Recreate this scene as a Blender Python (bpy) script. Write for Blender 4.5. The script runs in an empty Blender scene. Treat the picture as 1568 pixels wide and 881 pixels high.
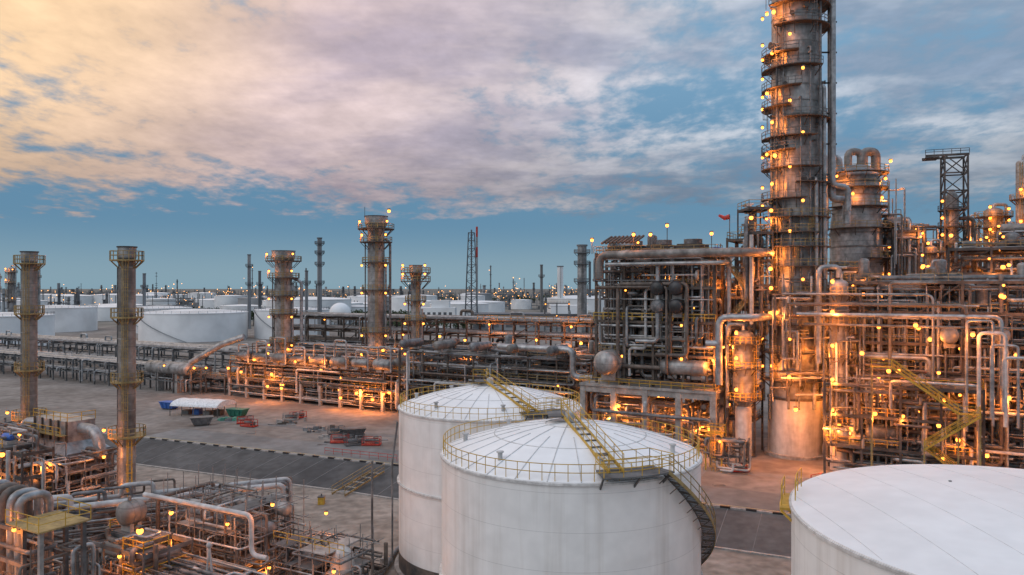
import bpy, math, random
from math import sin, cos, pi, sqrt, atan2, radians
from mathutils import Vector as V
RND = random.Random(11)
scene = bpy.context.scene

# ------------------------------------------------------------------ materials
MATS = {}
def M(name, c1, c2, scale=.5, stretch=(1, 1, 1), rough=.6, metal=0., bump=0., band=0., bandw=.04,
      fine=3., fineamt=.25, lo=.38, hi=.62, emis=0.):
    m = bpy.data.materials.new(name); m.use_nodes = True
    nt = m.node_tree; N = nt.nodes; L = nt.links
    bs = N['Principled BSDF']
    bs.inputs['Roughness'].default_value = rough
    bs.inputs['Metallic'].default_value = metal
    if emis:
        bs.inputs['Base Color'].default_value = (*c1, 1)
        bs.inputs['Emission Color'].default_value = (*c1, 1)
        bs.inputs['Emission Strength'].default_value = emis
        m.cycles.emission_sampling = 'NONE'
        MATS[name] = m; return m
    g = N.new('ShaderNodeNewGeometry')
    mp = N.new('ShaderNodeMapping'); mp.inputs['Scale'].default_value = [scale * s for s in stretch]
    L.new(g.outputs['Position'], mp.inputs['Vector'])
    n1 = N.new('ShaderNodeTexNoise'); n1.inputs['Scale'].default_value = 1; n1.inputs['Detail'].default_value = 4
    n1.inputs['Roughness'].default_value = .62
    L.new(mp.outputs[0], n1.inputs['Vector'])
    r = N.new('ShaderNodeValToRGB')
    r.color_ramp.elements[0].position = lo; r.color_ramp.elements[0].color = (*c1, 1)
    r.color_ramp.elements[1].position = hi; r.color_ramp.elements[1].color = (*c2, 1)
    L.new(n1.outputs[0], r.inputs[0])
    n2 = N.new('ShaderNodeTexNoise'); n2.inputs['Scale'].default_value = fine; n2.inputs['Detail'].default_value = 2
    L.new(g.outputs['Position'], n2.inputs['Vector'])
    mr = N.new('ShaderNodeMapRange'); mr.inputs[1].default_value = .3; mr.inputs[2].default_value = .7
    mr.inputs[3].default_value = 1 - fineamt; mr.inputs[4].default_value = 1 + fineamt * .4
    L.new(n2.outputs[0], mr.inputs[0])
    mul = N.new('ShaderNodeVectorMath'); mul.operation = 'SCALE'
    L.new(r.outputs[0], mul.inputs[0]); L.new(mr.outputs[0], mul.inputs['Scale'])
    out = mul.outputs[0]
    if band:
        sp = N.new('ShaderNodeSeparateXYZ'); L.new(g.outputs['Position'], sp.inputs[0])
        d = N.new('ShaderNodeMath'); d.operation = 'DIVIDE'; d.inputs[1].default_value = band; L.new(sp.outputs[2], d.inputs[0])
        f = N.new('ShaderNodeMath'); f.operation = 'FRACT'; L.new(d.outputs[0], f.inputs[0])
        lt = N.new('ShaderNodeMath'); lt.operation = 'LESS_THAN'; lt.inputs[1].default_value = bandw; L.new(f.outputs[0], lt.inputs[0])
        m2 = N.new('ShaderNodeMapRange'); m2.inputs[3].default_value = 1; m2.inputs[4].default_value = .75; L.new(lt.outputs[0], m2.inputs[0])
        mul2 = N.new('ShaderNodeVectorMath'); mul2.operation = 'SCALE'
        L.new(out, mul2.inputs[0]); L.new(m2.outputs[0], mul2.inputs['Scale']); out = mul2.outputs[0]
    L.new(out, bs.inputs['Base Color'])
    if bump:
        bp = N.new('ShaderNodeBump'); bp.inputs['Strength'].default_value = bump; bp.inputs['Distance'].default_value = .1
        L.new(n2.outputs[0], bp.inputs['Height']); L.new(bp.outputs[0], bs.inputs['Normal'])
    MATS[name] = m; return m

M('tank_white', (.66, .625, .59), (.82, .80, .78), .35, (1.8, 1.8, .08), .45, band=2.45, bandw=.012, fine=.8, fineamt=.08, lo=.28, hi=.48)
M('roof_white', (.77, .77, .77), (.85, .85, .85), .15, rough=.5, fine=.8, fineamt=.05)
M('seam_grey', (.52, .51, .50), (.62, .61, .60), 1)
M('girder_white', (.50, .48, .46), (.68, .66, .64), 1)
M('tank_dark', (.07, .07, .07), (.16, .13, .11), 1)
M('far_white', (.70, .70, .70), (.82, .82, .82), .05, fine=.1, fineamt=.06)
M('far_grey_haze', (.18, .19, .21), (.34, .345, .35), .02, fine=.05)  # paler bluish tint paints distance haze into the base colour
M('far_steel_haze', (.085, .095, .11), (.17, .17, .17), .03, fine=.2)  # background steel, with aerial haze painted in as a bluish tint
M('clad', (.20, .195, .19), (.42, .41, .40), .35, (1, 1, .5), .48, .35, band=2.4, bandw=.05, fine=1.2, fineamt=.35)
M('clad_brown', (.15, .14, .13), (.30, .28, .26), .3, (1, 1, .4), .55, .3, band=2., bandw=.06, fine=1.2, fineamt=.35)
M('skirt', (.40, .385, .37), (.60, .585, .57), .3, (2, 2, .3), .6, fine=1, fineamt=.2)
M('pipe_silver', (.25, .255, .26), (.45, .455, .46), .6, rough=.42, metal=.5, fine=2)
M('pipe_white', (.38, .375, .37), (.55, .545, .54), .4, rough=.55, fine=1.5, fineamt=.25)
M('pipe_brown', (.10, .08, .068), (.19, .15, .125), .5, rough=.65, fine=2)
M('pipe_grey', (.10, .102, .105), (.23, .23, .235), .5, rough=.55, metal=.2, fine=2)
M('steel', (.033, .032, .031), (.095, .085, .078), .4, rough=.7, fine=2)
M('steel_grey', (.07, .072, .074), (.17, .17, .17), .4, rough=.65, fine=2)
M('scaffold', (.20, .20, .20), (.35, .345, .34), .6, rough=.5, metal=.4)
M('steel_rust', (.065, .053, .045), (.14, .108, .085), .5, rough=.75, fine=2)
M('yellow', (.46, .27, .035), (.62, .38, .05), .8, rough=.55, fine=3)
M('rail', (.26, .18, .075), (.40, .285, .11), .8, rough=.55, fine=3)
M('concrete', (.25, .235, .22), (.41, .385, .36), .4, rough=.85, fine=2)
M('black', (.02, .02, .02), (.04, .04, .045), .5, rough=.4)
M('red', (.40, .03, .02), (.55, .06, .04), 1)
M('blue', (.03, .10, .35), (.05, .16, .5), 1)
M('green', (.02, .13, .09), (.04, .21, .14), 1)
M('tent_white', (.72, .72, .72), (.82, .82, .82), 1)
M('heater', (.14, .12, .105), (.29, .255, .225), .6, rough=.65, fine=1.8, fineamt=.45)
M('g_plaza', (.165, .14, .122), (.285, .255, .23), .07, rough=.9, fine=.5, fineamt=.3, lo=.35, hi=.65)
M('g_basin', (.21, .175, .145), (.36, .305, .26), .10, rough=.9, fine=.8, fineamt=.3, lo=.35, hi=.65)
M('g_slope', (.055, .057, .060), (.105, .104, .104), .12, (1, .3, 1), .85, fine=.7, fineamt=.3)
M('g_road', (.15, .15, .148), (.235, .23, .225), .08, (1, .5, 1), .85, fine=.6, fineamt=.2)
M('g_far', (.10, .105, .09), (.25, .22, .19), .012, rough=.95, fine=.05, fineamt=.4)
M('paint_line', (.45, .38, .18), (.6, .52, .28), 1)
M('kerb', (.3, .28, .26), (.42, .4, .38), 1)
M('foliage', (.025, .045, .018), (.07, .10, .04), .2, rough=.8, fine=1)
M('bulb', (1., .30, .04), None, emis=5.5)
M('bulb_far', (1., .45, .13), None, emis=3.5)

# ------------------------------------------------------------------ mesh builder
LP = 1.5   # lamp power factor
class B:
    def __init__(s, name, ox=0, oy=0, oz=0, ang=0):
        s.name = name; s.o = (ox, oy, oz); s.ang = ang
        s.vs = []; s.fs = []; s.mi = []; s.sm = []; s.ml = []; s.lights = []
    def m(s, name):
        if name not in s.ml: s.ml.append(name)
        return s.ml.index(name)
    def add(s, vs, fs, m, smooth=False):
        o = len(s.vs); k = s.m(m)
        s.vs.extend(vs)
        for f in fs:
            s.fs.append([i + o for i in f]); s.mi.append(k); s.sm.append(smooth)
    def box(s, x0, y0, z0, x1, y1, z1, m):
        s.add([(x0, y0, z0), (x1, y0, z0), (x1, y1, z0), (x0, y1, z0), (x0, y0, z1), (x1, y0, z1), (x1, y1, z1), (x0, y1, z1)],
              [(0, 3, 2, 1), (4, 5, 6, 7), (0, 1, 5, 4), (1, 2, 6, 5), (2, 3, 7, 6), (3, 0, 4, 7)], m)
    def beam(s, p0, p1, w, h, m):
        p0 = V(p0); p1 = V(p1); t = p1 - p0
        if t.length < 1e-4: return
        t.normalize()
        sd = t.cross(V((0, 0, 1)))
        if sd.length < .05: sd = V((1, 0, 0))
        sd.normalize(); up = sd.cross(t)
        a = sd * (w / 2); b = up * (h / 2)
        vs = []
        for p in (p0, p1):
            vs += [tuple(p - a - b), tuple(p + a - b), tuple(p + a + b), tuple(p - a + b)]
        s.add(vs, [(0, 1, 5, 4), (1, 2, 6, 5), (2, 3, 7, 6), (3, 0, 4, 7), (0, 3, 2, 1), (4, 5, 6, 7)], m)
    def tube(s, pts, r, m, n=8, cap=True, bend=0, smooth=True):
        P = [V(p) for p in pts]; Rr = r if isinstance(r, (list, tuple)) else [r] * len(P)
        if bend and len(P) > 2:
            Q = [P[0]]
            for i in range(1, len(P) - 1):
                a = P[i - 1] - P[i]; c = P[i + 1] - P[i]
                d = min(bend, a.length * .45, c.length * .45)
                A = P[i] + a.normalized() * d; C = P[i] + c.normalized() * d
                for k in range(5):
                    t = k / 4; Q.append(A * (1 - t) ** 2 + P[i] * 2 * t * (1 - t) + C * t * t)
            Q.append(P[-1]); P = Q; Rr = [Rr[0]] * len(P)
        vs = []; nrm = None
        for i, p in enumerate(P):
            if i == 0: t = P[1] - P[0]
            elif i == len(P) - 1: t = P[-1] - P[-2]
            else:
                t = (P[i + 1] - P[i]).normalized() + (P[i] - P[i - 1]).normalized()
                if t.length < 1e-5: t = P[i + 1] - P[i - 1]
            if t.length < 1e-6: t = V((0, 0, 1))
            t.normalize()
            if nrm is None:
                nrm = t.cross(V((0, 0, 1)))
                if nrm.length < .05: nrm = V((1, 0, 0))
            nrm = nrm - t * nrm.dot(t); nrm.normalize(); bn = t.cross(nrm)
            for k in range(n):
                a = 2 * pi * k / n
                q = p + (nrm * cos(a) + bn * sin(a)) * Rr[i]
                vs.append((q.x, q.y, q.z))
        fs = []
        for i in range(len(P) - 1):
            for k in range(n):
                k2 = (k + 1) % n
                fs.append((i * n + k, i * n + k2, (i + 1) * n + k2, (i + 1) * n + k))
        s.add(vs, fs, m, smooth)
        if cap:
            o = len(P) - 1
            s.add(vs[:n] + vs[o * n:], [tuple(range(n - 1, -1, -1)), tuple(range(n, 2 * n))], m)
    def cyl(s, x, y, z0, z1, r, m, n=16, r1=None, cap=True):
        s.tube([(x, y, z0), (x, y, z1)], [r, r if r1 is None else r1], m, n, cap)
    def vessel(s, p0, p1, r, m, n=16, bands=2, saddle=True):
        p0 = V(p0); p1 = V(p1); t = (p1 - p0).normalized(); h = r * .55
        pts = []; rr = []
        for k in range(5):
            a = k / 4 * pi / 2; pts.append(p0 - t * h * cos(a)); rr.append(max(.01, r * sin(a)))
        for k in range(5):
            a = pi / 2 - k / 4 * pi / 2; pts.append(p1 + t * h * cos(a)); rr.append(max(.01, r * sin(a)))
        s.tube(pts, rr, m, n, False)
        for k in range(bands):
            c = p0.lerp(p1, (k + .5) / bands); s.tube([c - t * .08, c + t * .08], r * 1.03, m, n)
        if saddle and abs(t.z) < .5:
            for k in (.2, .8):
                c = p0.lerp(p1, k); s.beam((c.x, c.y, c.z - r * 1.5), (c.x, c.y, c.z - r * .6), r * 1.2, .4, 'concrete')
        c = p0.lerp(p1, .35)
        if abs(t.z) < .5: s.cyl(c.x, c.y, c.z, c.z + r * 1.35, r * .15, m, 6)
    def sphere(s, x, y, z, r, m, n=8, k=5):
        pts = []; rr = []
        for i in range(k + 1):
            a = pi * i / k; pts.append((x, y, z - r * cos(a))); rr.append(max(.001, r * sin(a)))
        s.tube(pts, rr, m, n, False)
    def rail(s, pts, m='rail', h=1.1, w=.07, sp=1.8, closed=False, z=True):
        P = [V(p) for p in pts]
        if closed: P.append(P[0])
        for i in range(len(P) - 1):
            a, b = P[i], P[i + 1]; L = (b - a).length
            if L < .05: continue
            for hh in (h, h * .52):
                s.beam(a + V((0, 0, hh)), b + V((0, 0, hh)), w, w, m)
            n = max(1, int(round(L / sp)))
            for k in range(n + (i == len(P) - 2)):
                p = a.lerp(b, k / n); s.beam(p, p + V((0, 0, h)), w, w, m)
    def stairs(s, p0, p1, w=.9, m='yellow', tread='steel_grey', rw=.07, psp=1.4):
        p0 = V(p0); p1 = V(p1); d = p1 - p0; hz = V((d.x, d.y, 0)).normalized(); sd = V((-hz.y, hz.x, 0)) * (w / 2)
        for q in (sd, -sd):
            s.beam(p0 + q, p1 + q, .08, .24, m)
            s.beam(p0 + q + V((0, 0, 1.1)), p1 + q + V((0, 0, 1.1)), rw, rw, m)
            s.beam(p0 + q + V((0, 0, .6)), p1 + q + V((0, 0, .6)), rw, rw, m)
            n = max(2, int(d.length / psp))
            for k in range(n + 1):
                c = p0.lerp(p1, k / n) + q; s.beam(c, c + V((0, 0, 1.1)), rw, rw, m)
        n = max(3, int(abs(d.z) / .22))
        for k in range(n):
            c = p0.lerp(p1, (k + .5) / n); s.beam(c - sd, c + sd, .26, .05, tread)
    def ladder(s, x, y, z0, z1, nx, ny, m='rail'):
        tx, ty = -ny, nx
        for q in (-.25, .25): s.beam((x + tx * q, y + ty * q, z0), (x + tx * q, y + ty * q, z1), .07, .07, m)
        z = z0 + .3
        while z < z1: s.beam((x - tx * .25, y - ty * .25, z), (x + tx * .25, y + ty * .25, z), .04, .04, m); z += .45
        z = z0 + 2.2
        while z < z1:
            pr = None
            for k in range(7):
                a = pi * k / 6; q = (x + tx * .38 * cos(a) + nx * .75 * sin(a), y + ty * .38 * cos(a) + ny * .75 * sin(a), z)
                if pr: s.beam(pr, q, .05, .05, m)
                pr = q
            z += 1.1
        for k in (1.5, 3, 4.5):
            a = pi * k / 6; qx = x + tx * .38 * cos(a) + nx * .75 * sin(a); qy = y + ty * .38 * cos(a) + ny * .75 * sin(a)
            if z1 - z0 > 2.4: s.beam((qx, qy, z0 + 2.2), (qx, qy, z1), .04, .04, m)
    def ring(s, x, y, z, r, a0=0, a1=360, w=1.3, m='steel_rust', rm='rail', rails=True, th=.14, rw=.08):
        a0 = radians(a0); a1 = radians(a1); full = abs(a1 - a0) > 6.2
        n = max(4, int((a1 - a0) / .32)); vs = []; fs = []
        for k in range(n + 1):
            a = a0 + (a1 - a0) * k / n; c, q = cos(a), sin(a)
            for rr, zz in ((r, z), (r + w, z), (r + w, z - th), (r, z - th)): vs.append((x + c * rr, y + q * rr, zz))
        for k in range(n):
            for j in range(4): fs.append((k * 4 + j, k * 4 + (j + 1) % 4, k * 4 + 4 + (j + 1) % 4, k * 4 + 4 + j))
        if not full: fs += [(0, 1, 2, 3), (n * 4 + 3, n * 4 + 2, n * 4 + 1, n * 4)]
        s.add(vs, fs, m)
        pts = []
        for k in range(n + 1):
            a = a0 + (a1 - a0) * k / n; c, q = cos(a), sin(a)
            pts.append((x + c * (r + w - .06), y + q * (r + w - .06), z))
            if k % 2 == 0: s.beam((x + c * (r + w * .9), y + q * (r + w * .9), z - th), (x + c * r, y + q * r, z - th - w * .9), .1, .12, m)
        if rails: s.rail(pts, rm, 1.1, rw, 1.3)
    def lamp(s, x, y, z, p=0, r=.2, pole=True, mat='bulb', dx=0, dy=-.9):
        r *= 1.3
        s.sphere(x, y, z, r, mat, 8, 5)
        if pole: s.beam((x, y, z + r * .8), (x, y, z + r * 1.5), r * 1.7, r * 1.7, 'steel_grey')
        if p: s.lights.append((x + dx, y + dy, z - r * 1.6, p))
    def build(s, parent=None):
        me = bpy.data.meshes.new(s.name); me.from_pydata([tuple(v) for v in s.vs], [], s.fs)
        for n in s.ml: me.materials.append(MATS[n])
        me.polygons.foreach_set('material_index', s.mi); me.polygons.foreach_set('use_smooth', s.sm); me.update()
        ob = bpy.data.objects.new(s.name, me); scene.collection.objects.link(ob)
        ob.location = s.o; ob.rotation_euler = (0, 0, s.ang)
        for i, (x, y, z, p) in enumerate(s.lights):
            l = bpy.data.lights.new('sodium_light', 'POINT'); l.energy = p * LP; l.color = (1, .27, .04); l.shadow_soft_size = .3
            lo = bpy.data.objects.new('lamp_light', l); lo.location = (x, y, z); lo.parent = ob; scene.collection.objects.link(lo)
        return ob

PM = ['pipe_silver', 'pipe_silver', 'pipe_brown', 'pipe_grey', 'pipe_brown', 'pipe_grey', 'pipe_white', 'clad_brown']
def jungle(b, x0, y0, z0, x1, y1, z1, n, rmin=.08, rmax=.3, mats=PM):
    for _ in range(n):
        p = [RND.uniform(x0, x1), RND.uniform(y0, y1), RND.uniform(z0, z1)]; pts = [tuple(p)]
        ax = RND.randint(0, 2)
        for k in range(RND.randint(2, 6)):
            ax = RND.choice([a for a in (0, 1, 2) if a != ax])
            lo, hi = ((x0, x1), (y0, y1), (z0, z1))[ax]
            q = RND.uniform(lo, hi)
            if abs(q - p[ax]) < .8: continue
            p[ax] = q; pts.append(tuple(p))
        if len(pts) > 1:
            r = RND.uniform(rmin, rmax) * (1 if RND.random() < .85 else 1.5)
            b.tube(pts, r, RND.choice(mats), 7, True, bend=r * 2.6)

def steelframe(b, x0, y0, x1, y1, levels, bx=6, by=6, col='steel', deck=.6, equip=.5, rm='rail', cw=.32, z0=0, lampp=.35,
               lp=350, brace=.3, jun=1., colbase=None):
    nx = max(1, round((x1 - x0) / bx)); ny = max(1, round((y1 - y0) / by)); top = levels[-1]
    X = [x0 + (x1 - x0) * i / nx for i in range(nx + 1)]; Y = [y0 + (y1 - y0) * j / ny for j in range(ny + 1)]
    for x in X:
        for y in Y:
            t = top if RND.random() < .7 else RND.choice(levels[-2:])
            b.beam((x, y, z0), (x, y, t + .2), cw, cw, col)
            if colbase: b.beam((x, y, z0), (x, y, levels[0]), .7, .7, colbase)
    pz = z0
    for li, z in enumerate(levels):
        for y in Y: b.beam((x0, y, z - .2), (x1, y, z - .2), cw * .7, .4, col)
        for x in X: b.beam((x, y0, z - .2), (x, y1, z - .2), cw * .7, .38, col)
        for i in range(nx):
            if RND.random() < brace:
                a, c = (X[i], X[i + 1]) if RND.random() < .5 else (X[i + 1], X[i])
                yy = RND.choice((Y[0], Y[-1]))
                b.beam((a, yy, pz), (c, yy, z - .2), .16, .16, col)
        for i in range(nx):
            for j in range(ny):
                xa, xb, ya, yb = X[i], X[i + 1], Y[j], Y[j + 1]
                if RND.random() < deck:
                    b.box(xa + .1, ya + .1, z + .01, xb - .1, yb - .1, z + .07, 'steel_grey' if RND.random() < .7 else col)
                    if j == 0: b.rail([(xa, ya, z + .05), (xb, ya, z + .05)], rm, 1.1, .08)
                    if i == 0: b.rail([(xa, ya, z + .05), (xa, yb, z + .05)], rm, 1.1, .08)
                    if i == nx - 1: b.rail([(xb, ya, z + .05), (xb, yb, z + .05)], rm, 1.1, .08)
                    if RND.random() < equip:
                        nz = levels[li + 1] if li + 1 < len(levels) else z + 4
                        cx, cy = (xa + xb) / 2, (ya + yb) / 2; k = RND.random(); hh = nz - z
                        if k < .4:
                            r = min(RND.uniform(.6, 1.3), hh * .3)
                            if RND.random() < .5: b.vessel((xa + .9, cy, z + r * 1.5), (xb - .9, cy, z + r * 1.5), r, RND.choice(['clad', 'pipe_grey', 'clad_brown']), 12)
                            else: b.vessel((cx, ya + .6, z + r * 1.5), (cx, yb - .6, z + r * 1.5), r, RND.choice(['clad', 'pipe_grey', 'clad_brown']), 12)
                        elif k < .7:
                            r = RND.uniform(.5, 1.1); b.vessel((cx, cy, z + .9), (cx, cy, z + RND.uniform(.5, .85) * hh), r, RND.choice(['clad', 'clad_brown', 'pipe_grey']), 12)
                        else:
                            b.box(cx - 1, cy - .6, z + .1, cx + 1, cy + .6, z + .5, 'concrete')
                            b.tube([(cx - .9, cy, z + .9), (cx, cy, z + .9), (cx + .9, cy, z + .9)], [.45, .5, .3], RND.choice(['blue', 'pipe_grey', 'pipe_brown']), 8)
                            b.cyl(cx + .5, cy, z + .9, z + 1.9, .12, 'pipe_silver', 6)
                if RND.random() < lampp:
                    lx = RND.choice((xa + .3, xb - .3)); ly = ya - .15 if j == 0 else RND.uniform(ya, yb)
                    b.lamp(lx, ly, z - .6 if RND.random() < .6 else z + 2.2, lp * RND.uniform(.8, 2.) if RND.random() < .25 else 0, RND.uniform(.13, .26))
        pz = z
    vol = (x1 - x0) * (y1 - y0) * (top - z0)
    jungle(b, x0 - .5, y0 - .6, z0 + .4, x1 + .5, y1, top + 1, int(vol / 40 * jun), .06, .26)

def piperack(b, x0, y0, x1, y1, levels, bay=6, npipe=9, col='steel_rust', mats=PM, lampp=.25, lp=250):
    n = int((x1 - x0) / bay)
    for i in range(n + 1):
        x = x0 + (x1 - x0) * i / n
        for y in (y0, (y0 + y1) / 2, y1): b.beam((x, y, 0), (x, y, levels[-1] + .3), .35, .35, col)
        for z in levels: b.beam((x, y0 - .6, z - .25), (x, y1 + .6, z - .25), .3, .45, col)
        if i % 4 == 0:
            for k in range(len(levels) - 1): b.beam((x, y0, levels[k]), (x + bay, y0, levels[k + 1]), .16, .16, col)
        for z in levels:
            if RND.random() < lampp:
                b.lamp(x + RND.uniform(0, 3), y0 - .7, z - .7, lp if RND.random() < .3 else 0, RND.uniform(.13, .24), dy=-1.5)
    for z in levels:
        for y in (y0, y1): b.beam((x0, y, z - .5), (x1, y, z - .5), .22, .35, col)
        y = y0 + .3
        while y < y1 - .3:
            r = RND.choice([.1, .14, .2, .26, .38])
            a = x0 + (RND.uniform(0, .3) * (x1 - x0) if RND.random() < .3 else 0); c = x1 - (RND.uniform(0, .3) * (x1 - x0) if RND.random() < .3 else 0)
            mm = RND.choice(mats)
            pts = [(a, y, z + r)]
            if RND.random() < .25:
                k = RND.uniform(a + 5, c - 10); pts += [(k, y, z + r), (k, y, z + r + 1.6), (k + 3.5, y, z + r + 1.6), (k + 3.5, y, z + r)]
            pts.append((c, y, z + r))
            b.tube(pts, r, mm, 8, True, bend=r * 2.2)
            y += 2 * r + RND.uniform(.15, .5)
    for _ in range(n * 2):
        x = RND.uniform(x0, x1); y = y0 - RND.uniform(.3, 1.2); r = RND.uniform(.08, .25)
        z = RND.choice(levels) + r
        b.tube([(x, y0 + 1, z), (x, y, z), (x, y, RND.uniform(.5, z - 1))], r, RND.choice(mats), 7, True, bend=r * 2)

# ------------------------------------------------------------------ ground
E = [(-900, 500), (-68.6, 137.5), (-18.5, 115.8), (23.1, 95), (60, 78), (900, -300)]
Lw = [(x - 4.2, y - 9.4) for x, y in E]
BZ = -1.5
g = B('ground')
for i in range(len(E) - 1):
    a, c = E[i], E[i + 1]; la, lc = Lw[i], Lw[i + 1]
    g.add([(la[0], la[1], BZ), (lc[0], lc[1], BZ), (c[0], c[1], 0), (a[0], a[1], 0)], [(0, 1, 2, 3)], 'g_slope')
    g.add([(la[0], -400, BZ), (lc[0], -400, BZ), (lc[0], lc[1], BZ), (la[0], la[1], BZ)], [(0, 1, 2, 3)], 'g_basin')
    g.add([(a[0], a[1], 0), (c[0], c[1], 0), (c[0], 520, 0), (a[0], 520, 0)], [(0, 1, 2, 3)], 'g_plaza')
g.add([(-9000, 520, 0), (9000, 520, 0), (9000, 14000, 0), (-9000, 14000, 0)], [(0, 1, 2, 3)], 'g_far')
g.add([(-9000, -400, 0), (-900, -400, 0), (-900, 520, 0), (-9000, 520, 0)], [(0, 1, 2, 3)], 'g_far')
g.add([(900, -400, 0), (9000, -400, 0), (9000, 520, 0), (900, 520, 0)], [(0, 1, 2, 3)], 'g_far')
for i in range(1, 4):
    a, c = V(E[i]), V(E[i + 1]); n = int((c - a).length / 4)
    for k in range(n):
        p = a.lerp(c, k / n)
        g.beam((p.x, p.y, .012), (p.x - 4.2, p.y - 9.4, BZ + .012), .09, .03, 'g_road')
g.build()

rd = B('road')
def strip(b, pts, o0, o1, z, m):
    for i in range(len(pts) - 1):
        a, c = pts[i], pts[i + 1]
        b.add([(a[0] + o0[0], a[1] + o0[1], z), (c[0] + o0[0], c[1] + o0[1], z), (c[0] + o1[0], c[1] + o1[1], z), (a[0] + o1[0], a[1] + o1[1], z)], [(0, 1, 2, 3)], m)
strip(rd, E[1:5], (.4, .9), (4.0, 9.0), .006, 'g_road')
strip(rd, E[1:5], (7.8, 17), (8.6, 19.0), .006, 'g_road')
strip(rd, E[1:5], (.55, 1.25), (.62, 1.4), .011, 'paint_line')
rd.add([(19, 112, .0065), (27, 108, .0065), (42, 140, .0065), (34, 144, .0065)], [(0, 1, 2, 3)], 'g_road')
rd.build()
kb = B('kerb')
for off, z in (((0.1, .25), 0), ((-4.3, -9.7), BZ)):
    for i in range(1, 4):
        a = (E[i][0] + off[0], E[i][1] + off[1], z + .07); c = (E[i + 1][0] + off[0], E[i + 1][1] + off[1], z + .07)
        kb.beam(a, c, .35, .2, 'kerb')
        d = V(c) - V(a); n = int(d.length / 3)
        if z == 0:
            for k in range(n):
                p = V(a).lerp(V(c), k / n); q = V(a).lerp(V(c), (k + .4) / n)
                kb.beam(p + V((0, 0, .04)), q + V((0, 0, .04)), .38, .3, 'black')
kb.build()
st = B('embankment_steps')
st.stairs((-20.2, 113.2, -.1), (-24.2, 104.6, -1.35), 2.2, 'rail', 'concrete', .06, 2.2)
st.build()
dc = B('drain_cover')
for x, y in ((-34, 131), (-50, 141), (-41, 150), (28, 104), (-30, 139)):
    dc.box(x, y, .0, x + 1.6, y + .9, .05, 'steel_grey')
dc.build()

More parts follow.
